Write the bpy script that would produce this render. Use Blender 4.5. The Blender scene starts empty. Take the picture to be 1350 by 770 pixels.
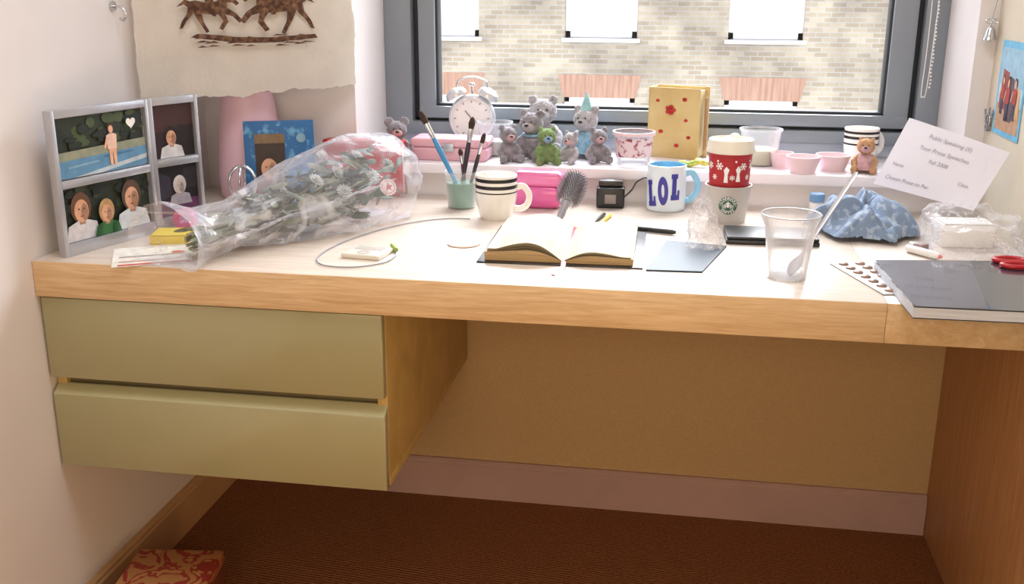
import bpy, bmesh, random
import numpy as np
from math import *
from mathutils import Vector, Matrix, noise
random.seed(7)
S=bpy.context.scene
try:
    S.view_settings.view_transform='Standard'
except Exception: pass

# ------------------------------------------------------------------ helpers
def lin(x): return x/12.92 if x<=.04045 else ((x+.055)/1.055)**2.4
def C(r,g,b): return (lin(r/255),lin(g/255),lin(b/255),1)
def clampc(c,k): return tuple(min(1,max(0,x*k)) for x in c[:3])+(1,)
def newmat(name):
    m=bpy.data.materials.new(name); m.use_nodes=True
    nt=m.node_tree; return m,nt,nt.nodes['Principled BSDF']
def M(name,col,rough=.5,metal=0,var=0,vs=20,bump=0,bs=200,spec=.5,stretch=(1,1,1),sub=0,col2=None,lo=.35,hi=.65,coat=0,sheen=0):
    m,nt,b=newmat(name)
    b.inputs['Base Color'].default_value=col; b.inputs['Roughness'].default_value=rough
    b.inputs['Metallic'].default_value=metal; b.inputs['Specular IOR Level'].default_value=spec
    b.inputs['Coat Weight'].default_value=coat
    b.inputs['Sheen Weight'].default_value=sheen
    if sub:
        b.inputs['Subsurface Weight'].default_value=sub; b.inputs['Subsurface Scale'].default_value=.01
    tc=nt.nodes.new('ShaderNodeTexCoord'); mp=nt.nodes.new('ShaderNodeMapping')
    nt.links.new(tc.outputs['Object'],mp.inputs['Vector']); mp.inputs['Scale'].default_value=stretch
    if var or col2:
        n=nt.nodes.new('ShaderNodeTexNoise'); n.inputs['Scale'].default_value=vs; n.inputs['Detail'].default_value=6
        nt.links.new(mp.outputs[0],n.inputs['Vector'])
        r=nt.nodes.new('ShaderNodeValToRGB'); e=r.color_ramp.elements
        e[0].position=lo; e[1].position=hi
        e[0].color=clampc(col,1-var); e[1].color=col2 if col2 else clampc(col,1+var)
        nt.links.new(n.outputs[0],r.inputs[0]); nt.links.new(r.outputs[0],b.inputs['Base Color'])
    if bump:
        n=nt.nodes.new('ShaderNodeTexNoise'); n.inputs['Scale'].default_value=bs; n.inputs['Detail'].default_value=4
        nt.links.new(mp.outputs[0],n.inputs['Vector'])
        bp=nt.nodes.new('ShaderNodeBump'); bp.inputs['Strength'].default_value=bump; bp.inputs['Distance'].default_value=.002
        nt.links.new(n.outputs[0],bp.inputs['Height']); nt.links.new(bp.outputs[0],b.inputs['Normal'])
    return m
def FILM(name,base=.05,edge=.6,col=(1,1,1,1),rough=.08,tint=(1,1,1,1),milky=0.0,wr=0,ws=30,lo=.54,hi=.66,power=2.5):
    """thin clear plastic: transparent mixed with a glossy / slightly milky surface"""
    m,nt,b=newmat(name); L=nt.links.new
    out=nt.nodes['Material Output']; tr=nt.nodes.new('ShaderNodeBsdfTransparent'); tr.inputs[0].default_value=tint
    b.inputs['Base Color'].default_value=col; b.inputs['Roughness'].default_value=rough; b.inputs['Specular IOR Level'].default_value=.9
    lw=nt.nodes.new('ShaderNodeLayerWeight'); lw.inputs[0].default_value=.5
    pw=nt.nodes.new('ShaderNodeMath'); pw.operation='POWER'; pw.inputs[1].default_value=power; L(lw.outputs['Facing'],pw.inputs[0])
    ma=nt.nodes.new('ShaderNodeMath'); ma.operation='MULTIPLY_ADD'; ma.inputs[1].default_value=edge; ma.inputs[2].default_value=base+milky
    L(pw.outputs[0],ma.inputs[0]); last=ma
    if wr:
        tc=nt.nodes.new('ShaderNodeTexCoord'); n=nt.nodes.new('ShaderNodeTexNoise'); n.inputs['Scale'].default_value=ws; n.inputs['Detail'].default_value=3; n.inputs['Distortion'].default_value=1.6
        L(tc.outputs['Object'],n.inputs['Vector'])
        r=nt.nodes.new('ShaderNodeValToRGB'); r.color_ramp.elements[0].position=lo; r.color_ramp.elements[1].position=hi
        L(n.outputs[0],r.inputs[0]); ad=nt.nodes.new('ShaderNodeMath'); ad.operation='MULTIPLY_ADD'; ad.inputs[1].default_value=wr; ad.use_clamp=True
        L(r.outputs[0],ad.inputs[0]); L(last.outputs[0],ad.inputs[2]); last=ad
        bp=nt.nodes.new('ShaderNodeBump'); bp.inputs['Strength'].default_value=.8; bp.inputs['Distance'].default_value=.004; L(n.outputs[0],bp.inputs['Height']); L(bp.outputs[0],b.inputs['Normal'])
    mx=nt.nodes.new('ShaderNodeMixShader'); L(last.outputs[0],mx.inputs[0]); L(tr.outputs[0],mx.inputs[1]); L(b.outputs[0],mx.inputs[2]); L(mx.outputs[0],out.inputs[0])
    return m
def translucent(m,fac,col):
    """let thin paper pass light through"""
    nt=m.node_tree; L=nt.links.new; b=nt.nodes['Principled BSDF']; out=nt.nodes['Material Output']
    t=nt.nodes.new('ShaderNodeBsdfTranslucent'); t.inputs[0].default_value=col; mx=nt.nodes.new('ShaderNodeMixShader'); mx.inputs[0].default_value=fac
    L(b.outputs[0],mx.inputs[1]); L(t.outputs[0],mx.inputs[2]); L(mx.outputs[0],out.inputs[0]); return m

def mk(verts,faces,mi=None,smooth=True,ang=40):
    me=bpy.data.meshes.new('m'); me.from_pydata([tuple(v) for v in verts],[],faces)
    if mi: me.polygons.foreach_set('material_index',mi)
    fin(me,smooth,ang); return me
def fin(me,smooth=True,ang=40):
    me.update()
    me.polygons.foreach_set('use_smooth',[smooth]*len(me.polygons))
    if smooth:
        try: me.set_sharp_from_angle(angle=radians(ang))
        except Exception: pass
def add(name,me,mats,parent=None,loc=(0,0,0),rot=(0,0,0),label=None,cat=None,group=None,kind=None):
    o=bpy.data.objects.new(name,me)
    if not isinstance(mats,(list,tuple)): mats=[mats]
    if me is not None:
        for m in mats:
            if len(me.materials)<len(mats): me.materials.append(m)
    o.location=loc; o.rotation_euler=rot
    S.collection.objects.link(o)
    if parent: o.parent=parent
    if label: o['label']=label
    if cat: o['category']=cat
    if group: o['group']=group
    if kind: o['kind']=kind
    return o
def thing(name,label,cat,loc=(0,0,0),rz=0,group=None,rot=None):
    o=bpy.data.objects.new(name,None); o.empty_display_size=.05; o.location=loc; o.rotation_euler=rot or (0,0,rz)
    S.collection.objects.link(o); o['label']=label; o['category']=cat
    if group: o['group']=group
    return o
def bm2me(bm,smooth=True,ang=40):
    me=bpy.data.meshes.new('m'); bm.to_mesh(me); bm.free(); fin(me,smooth,ang); return me
def box(x0,x1,y0,y1,z0,z1,bev=.001,seg=2,smooth=True):
    bm=bmesh.new(); bmesh.ops.create_cube(bm,size=1)
    for v in bm.verts: v.co=Vector(((x0+x1)/2+v.co.x*(x1-x0),(y0+y1)/2+v.co.y*(y1-y0),(z0+z1)/2+v.co.z*(z1-z0)))
    if bev: bmesh.ops.bevel(bm,geom=bm.edges[:],offset=bev,segments=seg,affect='EDGES',profile=.5)
    return bm2me(bm,smooth,50)
def join(mes,mi=None,mats=None,ang=40):
    V=[];F=[];I=[]
    for k,me in enumerate(mes):
        o=len(V); V+=[v.co.copy() for v in me.vertices]
        for p in me.polygons: F.append([o+i for i in p.vertices]); I.append(mi[k] if mi else p.material_index)
    return mk(V,F,I,True,ang)
def xf(me,mat4):
    me=me.copy(); me.transform(mat4); me.update(); return me
def T(x,y,z): return Matrix.Translation((x,y,z))
def RX(a): return Matrix.Rotation(a,4,'X')
def RY(a): return Matrix.Rotation(a,4,'Y')
def RZ(a): return Matrix.Rotation(a,4,'Z')
def SC(x,y,z): return Matrix.Diagonal((x,y,z,1))
def lathe(prof,seg=48,ang=35):
    V=[];F=[];I=[];rings=[]
    for p in prof:
        if p[0]<=1e-7: rings.append([len(V)]); V.append((0,0,p[1]))
        else:
            rings.append(list(range(len(V),len(V)+seg)))
            V+=[(p[0]*cos(2*pi*k/seg),p[0]*sin(2*pi*k/seg),p[1]) for k in range(seg)]
    for j in range(len(prof)-1):
        a,b=rings[j],rings[j+1]; m=prof[j][2] if len(prof[j])>2 else 0
        for k in range(seg):
            k2=(k+1)%seg
            if len(a)==1 and len(b)==1: continue
            if len(a)==1: F.append([a[0],b[k2],b[k]])
            elif len(b)==1: F.append([a[k],a[k2],b[0]])
            else: F.append([a[k],a[k2],b[k2],b[k]])
            I.append(m)
    return mk(V,F,I,True,ang)
def rrbox(w,h,d,r,e,n=8):
    """upright slab with rounded-rectangle face (in XZ) and softened rims"""
    def outline(ins):
        W=w/2-ins;Hh=h/2-ins;R_=max(.001,r-ins);o=[]
        for cx_,cz_,a0 in ((W-R_,Hh-R_,0),(-W+R_,Hh-R_,pi/2),(-W+R_,-Hh+R_,pi),(W-R_,-Hh+R_,1.5*pi)):
            for k in range(n+1): a=a0+k*pi/2/n; o.append((cx_+R_*cos(a),cz_+R_*sin(a)+h/2))
        return o
    lv=[(-d/2,e),(-d/2+e*.3,e*.3),(-d/2+e,0),(d/2-e,0),(d/2-e*.3,e*.3),(d/2,e)]
    V=[];F=[];m=4*(n+1)
    for yv,ins in lv: V+=[(q[0],yv,q[1]) for q in outline(ins)]
    for j in range(len(lv)-1):
        for k in range(m): F.append([j*m+k,j*m+(k+1)%m,(j+1)*m+(k+1)%m,(j+1)*m+k])
    F.append(list(range(m))[::-1]); F.append([(len(lv)-1)*m+k for k in range(m)])
    return mk(V,F,None,True,50)
def smoothpts(P,n=8,closed=False):
    P=[Vector(p) for p in P]; out=[]; N=len(P)
    rng=range(N if closed else N-1)
    for i in rng:
        if closed: a,b,c,d=P[(i-1)%N],P[i],P[(i+1)%N],P[(i+2)%N]
        else: a,b,c,d=P[max(i-1,0)],P[i],P[i+1],P[min(i+2,N-1)]
        for k in range(n):
            t=k/n; out.append(.5*((2*b)+(-a+c)*t+(2*a-5*b+4*c-d)*t*t+(-a+3*b-3*c+d)*t**3))
    if not closed: out.append(P[-1])
    return out
def sweep(P,r,seg=8,closed=False,flat=1.0):
    P=[Vector(p) for p in P]; N=len(P); V=[];F=[]
    R=r if isinstance(r,(list,tuple)) else [r]*N
    up=None
    for i in range(N):
        if closed: t=(P[(i+1)%N]-P[i-1])
        else: t=P[min(i+1,N-1)]-P[max(i-1,0)]
        t.normalize()
        if up is None:
            up=Vector((0,0,1)) if abs(t.z)<.9 else Vector((1,0,0))
        up=(up-t*up.dot(t)).normalized(); s=t.cross(up)
        for k in range(seg):
            a=2*pi*k/seg; V.append(P[i]+(s*cos(a)+up*sin(a)*flat)*R[i])
    for i in range(N if closed else N-1):
        j=(i+1)%N
        for k in range(seg):
            k2=(k+1)%seg; F.append([i*seg+k,i*seg+k2,j*seg+k2,j*seg+k])
    if not closed:
        F.append(list(range(seg))[::-1]); F.append([(N-1)*seg+k for k in range(seg)])
    return mk(V,F,None,True,60)
def ball(r,loc=(0,0,0),sc=(1,1,1),sub=3):
    bm=bmesh.new(); bmesh.ops.create_icosphere(bm,subdivisions=sub,radius=r)
    for v in bm.verts: v.co=Vector((v.co.x*sc[0]+loc[0],v.co.y*sc[1]+loc[1],v.co.z*sc[2]+loc[2]))
    return bm2me(bm,True,180)
def fused(mes,voxel,smooth=3):
    me=join(mes); o=bpy.data.objects.new('tmp',me); S.collection.objects.link(o)
    md=o.modifiers.new('r','REMESH'); md.mode='VOXEL'; md.voxel_size=voxel
    if smooth:
        s=o.modifiers.new('s','SMOOTH'); s.iterations=smooth
    dg=bpy.context.evaluated_depsgraph_get(); r=bpy.data.meshes.new_from_object(o.evaluated_get(dg))
    bpy.data.objects.remove(o); r.materials.clear(); fin(r,True,180); return r
def textmesh(s,size,extr=.0003,off=0,align='CENTER',sub=0):
    cu=bpy.data.curves.new('t','FONT'); cu.body=s; cu.size=size; cu.extrude=extr; cu.offset=off; cu.align_x=align; cu.align_y='CENTER'
    o=bpy.data.objects.new('t',cu); S.collection.objects.link(o)
    dg=bpy.context.evaluated_depsgraph_get(); me=bpy.data.meshes.new_from_object(o.evaluated_get(dg)); bpy.data.objects.remove(o)
    me.materials.clear()
    if sub:
        bm=bmesh.new(); bm.from_mesh(me); bmesh.ops.triangulate(bm,faces=bm.faces[:]); bmesh.ops.subdivide_edges(bm,edges=bm.edges[:],cuts=sub,use_grid_fill=True)
        bm.to_mesh(me); bm.free()
    fin(me,False); return me
def bend(me,rf,z0,a0=0,eps=.0004):
    """lay an XY-plane mesh round an upright surface of radius rf(z)"""
    me=me.copy()
    for v in me.vertices:
        z=z0+v.co.y; r=rf(z); a=-pi/2+a0+v.co.x/r; rr=r+eps+v.co.z
        v.co=(rr*cos(a),rr*sin(a),z)
    me.update(); return me
def poly(pts,z=0):
    return mk([(p[0],p[1],z) for p in pts],[list(range(len(pts)))],None,False)
def subp(pts,z,cuts=1):
    bm=bmesh.new(); bm.from_mesh(poly(pts,z)); bmesh.ops.triangulate(bm,faces=bm.faces[:]); bmesh.ops.subdivide_edges(bm,edges=bm.edges[:],cuts=cuts,use_grid_fill=True); return bm2me(bm,False)
def ell(cx,cy,rx,ry,n=20,a0=0): return [(cx+rx*cos(2*pi*k/n+a0),cy+ry*sin(2*pi*k/n+a0)) for k in range(n)]
def rect(x0,y0,x1,y1): return [(x0,y0),(x1,y0),(x1,y1),(x0,y1)]
FLAT={}
def flatm(c):
    k=tuple(round(x) for x in c)
    if k not in FLAT: FLAT[k]=M('print_%d_%d_%d'%k,C(*k),.45,var=.12,vs=60)
    return FLAT[k]
def flatart(layers,dz=.00015):
    cols=[];mes=[];mi=[]
    for i,(pts,c) in enumerate(layers):
        if c not in cols: cols.append(c)
        mes.append(poly(pts,dz*i)); mi.append(cols.index(c))
    return join(mes,mi),[flatm(c) for c in cols]
def fbm(x,y,z=0,s=1.0): return noise.noise(Vector((x*s,y*s,z*s)))
def ridge(x,y,z=0): return 1-2*abs(fbm(x,y,z))

# ------------------------------------------------------------------ materials
W_WHITE=M('wall_paint_white',C(226,221,221),.75,var=.02,vs=6,bump=.05,bs=300)
W_RIGHT=M('wall_paint_cream',C(210,200,182),.8,var=.03,vs=8)
W_UNDERDESK=M('wall_warm_shade_tan',C(188,160,118),.85,var=.05,vs=260,bump=.2,bs=500)  # same wall as the white; warm under-desk shade put into this tan
BASEB=M('baseboard_mauve',C(180,152,148),.5,var=.05,vs=8)
BASEL=M('baseboard_tan',C(190,152,112),.5,var=.05,vs=8)
SILLM=M('sill_paint',C(236,231,237),.35,var=.02,vs=5)
def woodmat(name,c1,c2,scale,stretch,rough,coat=0,fine=1.0):
    m,nt,b=newmat(name); L=nt.links.new
    tc=nt.nodes.new('ShaderNodeTexCoord'); mp=nt.nodes.new('ShaderNodeMapping'); mp.inputs['Scale'].default_value=stretch
    L(tc.outputs['Object'],mp.inputs[0])
    n=nt.nodes.new('ShaderNodeTexNoise'); n.inputs['Scale'].default_value=scale; n.inputs['Detail'].default_value=8; n.inputs['Roughness'].default_value=.65; n.inputs['Distortion'].default_value=.6
    L(mp.outputs[0],n.inputs[0])
    r=nt.nodes.new('ShaderNodeValToRGB'); r.color_ramp.elements[0].position=.33; r.color_ramp.elements[1].position=.66
    r.color_ramp.elements[0].color=c1; r.color_ramp.elements[1].color=c2
    L(n.outputs[0],r.inputs[0]); L(r.outputs[0],b.inputs['Base Color']); b.inputs['Roughness'].default_value=rough; b.inputs['Coat Weight'].default_value=coat
    b.inputs['Coat Roughness'].default_value=.2
    bp=nt.nodes.new('ShaderNodeBump'); bp.inputs['Strength'].default_value=.08; bp.inputs['Distance'].default_value=.001; L(n.outputs[0],bp.inputs['Height']); L(bp.outputs[0],b.inputs['Normal'])
    return m
DESKM=woodmat('oak_top_glare',C(214,198,182),C(232,218,206),5,(1.5,14,22),.32,.4)  # top paler than the edge: window glare put into the wood colour
DESKM2=woodmat('oak_top_glare_cross',C(208,192,176),C(226,212,200),5,(14,1.5,22),.32,.4)
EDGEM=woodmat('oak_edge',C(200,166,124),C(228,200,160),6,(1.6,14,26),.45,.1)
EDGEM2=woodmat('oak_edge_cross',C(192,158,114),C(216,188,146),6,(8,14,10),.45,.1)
PANELM=woodmat('oak_side',C(184,136,90),C(208,162,112),6,(24,16,.9),.5,.05)
CABM=woodmat('oak_cabinet_side',C(180,152,90),C(202,174,108),5,(14,3,2),.5,.1)
OLIVE=M('lacquer_olive',C(160,156,120),.2,var=.03,vs=4,coat=.6)
OLIVEL=M('lacquer_olive_lip_lit',C(182,178,140),.25,coat=.5)  # paler olive: light caught by the chamfer put into its colour
OLIVED=M('lacquer_olive_dark',C(104,94,66),.5)
WFRAME=M('window_frame_grey',C(132,140,148),.35,var=.03,vs=5)
WDARK=M('window_gasket',C(46,50,56),.6)
STRIP=M('window_substrip',C(190,200,214),.5,var=.03,vs=5)
BLACK=M('black_plastic',C(24,24,27),.35)
DKSLATE=M('slate_cover',C(46,54,66),.22,var=.12,vs=10,coat=.6)
WHITE=M('white_paper',C(238,237,236),.6,var=.02,vs=20)
WGLZ=M('white_glaze',C(234,232,228),.18,coat=.5)
CHROME=M('chrome',C(205,208,212),.18,metal=1,var=.05,vs=20)
SILVER=M('silver_frame',C(186,188,196),.3,metal=.6,var=.04,vs=20)
CLEAR=FILM('clear_plastic',.08,.6)
CLEARM=FILM('clear_cup_plastic',.16,.85,col=C(226,228,234),power=1.5)
WRAP=FILM('cellophane',.13,.50,wr=.48,ws=11,col=C(228,230,240),rough=.08,lo=.52,hi=.66)
BAGF=FILM('bag_film',.08,.5,wr=.30,ws=26,col=C(232,230,236),rough=.10)
GLASS=FILM('window_glass',.01,.15,rough=.02)
RED=M('red_glossy',C(184,28,42),.35,coat=.2)
PINKB=M('pink_case',C(222,174,186),.4,var=.03,vs=8,coat=.2)
PINKV=M('pink_ceramic',C(230,192,208),.4,var=.03,vs=6,sub=.1)
PINKBOWL=M('pink_bowl',C(230,202,207),.35,var=.03,vs=20)
MAGENTA=M('magenta_plastic',C(206,84,146),.3,coat=.4,var=.05,vs=20)
BLUE=M('violet_blue',C(58,56,150),.35)
LBLUE=M('light_blue_glaze',C(128,188,220),.2,coat=.5)
GREY=M('plush_grey',C(142,137,144),.95,var=.25,vs=70,bump=1,bs=420,sheen=.4)
PGREY=M('plush_pale_grey',C(176,172,177),.95,var=.2,vs=70,bump=1,bs=420,sheen=.4)
PPINK=M('plush_pink',C(200,158,162),.95,var=.2,vs=70,bump=1,bs=420,sheen=.4)
PBLUE=M('plush_blue',C(136,172,196),.95,var=.2,vs=90,bump=1,bs=420)
PGREEN=M('plush_green',C(124,150,98),.95,var=.2,vs=90,bump=1,bs=420)
CREAMP=M('page_cream',C(204,190,160),.7,var=.03,vs=20,spec=.2)
PAGEEDGE=M('page_edge',C(178,148,104),.8,var=.35,vs=10,stretch=(1,1,220))
NOSE=M('nose_dark',C(50,46,56),.4)

# ------------------------------------------------------------------ camera
cf=dict(f=1359.7,p=.2892,y=.1642,r=-.0036)
p,y,r=cf['p'],cf['y'],cf['r']
Fw=Vector((-sin(y)*cos(p),cos(y)*cos(p),-sin(p))); Rt=Vector((cos(y),sin(y),0)); Dn=Fw.cross(Rt)
a=Rt*cos(r)+Dn*sin(r); b=-Rt*sin(r)+Dn*cos(r)
cd=bpy.data.cameras.new('camera'); cam=bpy.data.objects.new('camera',cd); S.collection.objects.link(cam); S.camera=cam
Mx=Matrix((( a.x,-b.x,-Fw.x,1.0933),(a.y,-b.y,-Fw.y,-1.5512),(a.z,-b.z,-Fw.z,1.2061),(0,0,0,1)))
cam.matrix_world=Mx; cd.sensor_width=36; cd.lens=cf['f']/1350*36; cd.clip_start=.02; cd.clip_end=200

# ------------------------------------------------------------------ room shell
D=.698; WR=1.70; WY=.96; H=.75; ZS=.824
def st(name,me,m): return add(name,me,m,kind='structure')
fm,nt,bs_=newmat('carpet_brown'); L=nt.links.new
tc=nt.nodes.new('ShaderNodeTexCoord'); mp=nt.nodes.new('ShaderNodeMapping'); mp.inputs['Rotation'].default_value=(0,0,.12); L(tc.outputs['Object'],mp.inputs[0])
w1=nt.nodes.new('ShaderNodeTexWave'); w1.inputs['Scale'].default_value=36; w1.bands_direction='Y'; w1.inputs['Distortion'].default_value=1.6; w1.inputs['Detail'].default_value=3; w1.inputs['Detail Scale'].default_value=4
L(mp.outputs[0],w1.inputs[0])
n1=nt.nodes.new('ShaderNodeTexNoise'); n1.inputs['Scale'].default_value=180; n1.inputs['Detail'].default_value=4; L(mp.outputs[0],n1.inputs[0])
mm=nt.nodes.new('ShaderNodeMath'); mm.operation='MULTIPLY_ADD'; L(w1.outputs[1],mm.inputs[0]); mm.inputs[1].default_value=.45; L(n1.outputs[0],mm.inputs[2])
rr=nt.nodes.new('ShaderNodeValToRGB'); rr.color_ramp.elements[0].color=C(98,60,40); rr.color_ramp.elements[0].position=.35; rr.color_ramp.elements[1].color=C(158,108,76); rr.color_ramp.elements[1].position=1.0
L(mm.outputs[0],rr.inputs[0]); L(rr.outputs[0],bs_.inputs['Base Color']); bs_.inputs['Roughness'].default_value=.95; bs_.inputs['Specular IOR Level'].default_value=.1
bb=nt.nodes.new('ShaderNodeBump'); bb.inputs['Strength'].default_value=.8; bb.inputs['Distance'].default_value=.004; L(mm.outputs[0],bb.inputs['Height']); L(bb.outputs[0],bs_.inputs['Normal'])
YB=-3.2
st('floor',box(-.1,WR+.1,YB,D+.1,-.1,0,0),fm)
st('ceiling',box(-.1,WR+.1,YB,1.2,2.4,2.5,0),W_WHITE)
st('wall_left',box(-.1,0,YB,D+.02,0,2.4,0),W_WHITE)
st('wall_right',box(WR,WR+.1,YB,D+.02,0,2.4,0),W_RIGHT)
st('wall_front',box(-.1,WR+.1,YB-.1,YB,0,2.4,0),W_WHITE)
st('wall_back',box(-.1,WR+.1,D,1.2,0,.70,0),W_UNDERDESK)
st('wall_back_upper',join([box(-.1,.363,D,1.2,.70,2.4,0),box(1.662,WR+.1,D,1.2,.70,2.4,0),box(.363,1.662,D,1.2,2.0,2.4,0),box(.363,1.662,D+.001,1.2,.70,.80,0)]),W_WHITE)
st('trim_1',box(.30,WR,D-.018,WY+.05,.80,ZS,.004),SILLM)
st('trim_2',box(.363,1.662,WY-.005,WY+.06,ZS,.857,.002),STRIP)
f=[]
def fr(x0,x1,y0,y1,z0,z1,m): f.append((box(x0,x1,y0,y1,z0,z1,.003),m))
ZT=2.0
fr(.363,.430,WY-.02,WY+.06,.857,ZT,0); fr(1.612,1.662,WY-.02,WY+.06,.857,ZT,0); fr(.363,1.662,WY-.021,WY+.06,.853,.883,0); fr(.363,1.662,WY-.02,WY+.06,ZT-.04,ZT,0)
fr(.430,.446,WY+.01,WY+.06,.88,ZT,1); fr(1.598,1.613,WY+.01,WY+.06,.88,ZT,1); fr(.43,1.613,WY+.01,WY+.06,.88,.892,1)
fr(.446,.487,WY-.012,WY+.05,.892,ZT-.04,0); fr(1.545,1.598,WY-.012,WY+.05,.892,ZT-.04,0); fr(.446,1.598,WY-.013,WY+.05,.891,.920,0)
fr(.485,.493,WY,WY+.04,.918,ZT-.04,1); fr(1.539,1.547,WY,WY+.04,.918,ZT-.04,1); fr(.485,1.547,WY,WY+.04,.918,.927,1)
win=st('window_1',join([q[0] for q in f],[q[1] for q in f]),[WFRAME,WDARK])
gl=add('glass_pane',box(.49,1.542,WY+.02,WY+.024,.924,ZT-.045,0),GLASS,parent=win)
def bb_profile(length,h=.098,t=.016):
    pts=[(0,0),(t,0),(t,h-.014),(t-.004,h-.010),(t-.004,h-.005),(t-.009,h),(0,h)]
    V=[(0,-q[0],q[1]) for q in pts]+[(length,-q[0],q[1]) for q in pts]; n=len(pts)
    F=[[i,(i+1)%n,n+(i+1)%n,n+i] for i in range(n)]+[list(range(n))[::-1],[n+i for i in range(n)]]
    return mk(V,F,None,False)
st('baseboard_back',xf(bb_profile(1.68),T(0,D,0)),BASEB)
st('baseboard_left',xf(bb_profile(3.6),T(0,D-.016,0)@RZ(-pi/2)@SC(1,-1,1)),BASEL)

# ------------------------------------------------------------------ building outside
bm_,nt,bs_=newmat('stock_brick'); L=nt.links.new
tc=nt.nodes.new('ShaderNodeTexCoord'); sx=nt.nodes.new('ShaderNodeSeparateXYZ'); cx=nt.nodes.new('ShaderNodeCombineXYZ')
L(tc.outputs['Object'],sx.inputs[0]); L(sx.outputs[0],cx.inputs[0]); L(sx.outputs[2],cx.inputs[1])
bt=nt.nodes.new('ShaderNodeTexBrick'); bt.inputs['Scale'].default_value=1; bt.inputs['Brick Width'].default_value=.17; bt.inputs['Row Height'].default_value=.060; bt.inputs['Mortar Size'].default_value=.009; bt.inputs['Mortar Smooth'].default_value=.6
bt.inputs['Color1'].default_value=C(168,158,140); bt.inputs['Color2'].default_value=C(144,132,116); bt.inputs['Mortar'].default_value=C(163,159,153); bt.inputs['Bias'].default_value=-.1
L(cx.outputs[0],bt.inputs['Vector'])
n2=nt.nodes.new('ShaderNodeTexNoise'); n2.inputs['Scale'].default_value=1.3; n2.inputs['Detail'].default_value=8; L(cx.outputs[0],n2.inputs[0])
r2=nt.nodes.new('ShaderNodeValToRGB'); r2.color_ramp.elements[0].position=.38; r2.color_ramp.elements[1].position=.6; r2.color_ramp.elements[0].color=C(204,202,204); r2.color_ramp.elements[1].color=(1,1,1,1)
L(n2.outputs[0],r2.inputs[0])
mxx=nt.nodes.new('ShaderNodeMix'); mxx.data_type='RGBA'; mxx.blend_type='MULTIPLY'; mxx.inputs[0].default_value=.9
L(bt.outputs[0],mxx.inputs[6]); L(r2.outputs[0],mxx.inputs[7]); L(mxx.outputs[2],bs_.inputs['Base Color']); bs_.inputs['Roughness'].default_value=.95; bs_.inputs['Specular IOR Level'].default_value=.1
LINT=M('red_brick_arch',C(154,120,104),.9,var=.16,vs=3,stretch=(9,1,.6),spec=.1,col2=C(164,134,118))
STONE=M('window_stone',C(210,210,212),.6); CURT=M('window_net_curtain',C(196,199,204),.7,var=.03,vs=3)
BY=12.0
bd=thing('brick_building','yellow stock brick building with white sash windows across the street','building',(0,BY,0))
def wallwithholes():
    xs=[-9,-2.52,-1.60,-.477,.447,1.577,2.49,3.62,4.54,10]; me=[]
    for i in range(len(xs)-1):
        x0,x1=xs[i],xs[i+1]
        if i%2==0: me.append(box(x0,x1,0,.4,-7,5,0))
        else:
            me.append(box(x0,x1,0,.4,-7,-2.2,0)); me.append(box(x0,x1,0,.4,-.19,.56,0)); me.append(box(x0,x1,0,.4,2.4,5,0))
    return join(me)
add('facade',wallwithholes(),bm_,parent=bd)
def sash(zb,zt):
    ms=[box(0,.92,.10,.14,0,zt-zb,0),box(0,.07,.06,.12,0,zt-zb,.005),box(.85,.92,.06,.12,0,zt-zb,.005),box(.0,.92,.06,.12,0,.09,.005),box(0,.92,.06,.12,zt-zb-.07,zt-zb,.005),box(0,.92,.07,.13,(zt-zb)/2-.03,(zt-zb)/2+.03,.005),box(-.04,.96,-.04,.10,-.05,.0,.01)]
    return join(ms,[1,0,0,0,0,0,0])
s1=sash(.56,2.4); s2=sash(-2.2,-.19)
for x in (-2.52,-.477,1.577,3.62):
    add('sash_window',s1,[STONE,CURT],parent=bd,loc=(x,0,.56))
    add('sash_window',s2,[STONE,CURT],parent=bd,loc=(x,0,-2.2))
    V=[(x-.08,-.004,.10),(x+1.00,-.004,.10),(x+.93,-.004,-.19),(x-.01,-.004,-.19)]
    V+=[(q[0],.01,q[2]) for q in V]
    add('brick_arch',mk(V,[[0,1,2,3][::-1],[4,5,6,7],[0,1,5,4],[2,3,7,6],[1,2,6,5],[3,0,4,7]],None,False),LINT,parent=bd)

# ------------------------------------------------------------------ desk and cabinet
dk=thing('desk','built-in pale oak desk spanning the alcove under the window','desk',(0,0,0))
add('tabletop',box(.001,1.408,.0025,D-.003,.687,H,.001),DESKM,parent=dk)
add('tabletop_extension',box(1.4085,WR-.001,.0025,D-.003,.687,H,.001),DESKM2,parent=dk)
add('edge_strip',box(.001,1.408,0,.0024,.687,H-.0004,.0006),EDGEM,parent=dk)  # strip split off so the edge stays darker than the glare-pale top
add('edge_strip',box(1.4085,WR-.001,0,.0024,.687,H-.0004,.0006),EDGEM2,parent=dk)
add('side_panel',box(1.681,1.699,.02,D-.002,0,.687,.001),PANELM,parent=dk)
cb=thing('drawer_cabinet','olive lacquered two-drawer cabinet hung under the desk','cabinet',(.004,.0055,.365))
cw=.614
add('body',join([box(.0,cw,.020,.675,0,.018,.001),box(0,.018,.0201,.675,.018,.3215,.001),box(cw-.018,cw,.0201,.675,.018,.3215,.001),box(.018,cw-.018,.66,.675,.018,.3215,.001)]),CABM,parent=cb)
add('drawer_rail',box(.0182,cw-.0182,.0300,.06,.140,.172,.001),OLIVED,parent=cb)
def drawerfront(z0,z1): return box(.001,cw-.0005,0,.0195,z0,z1,.0012)
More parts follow.
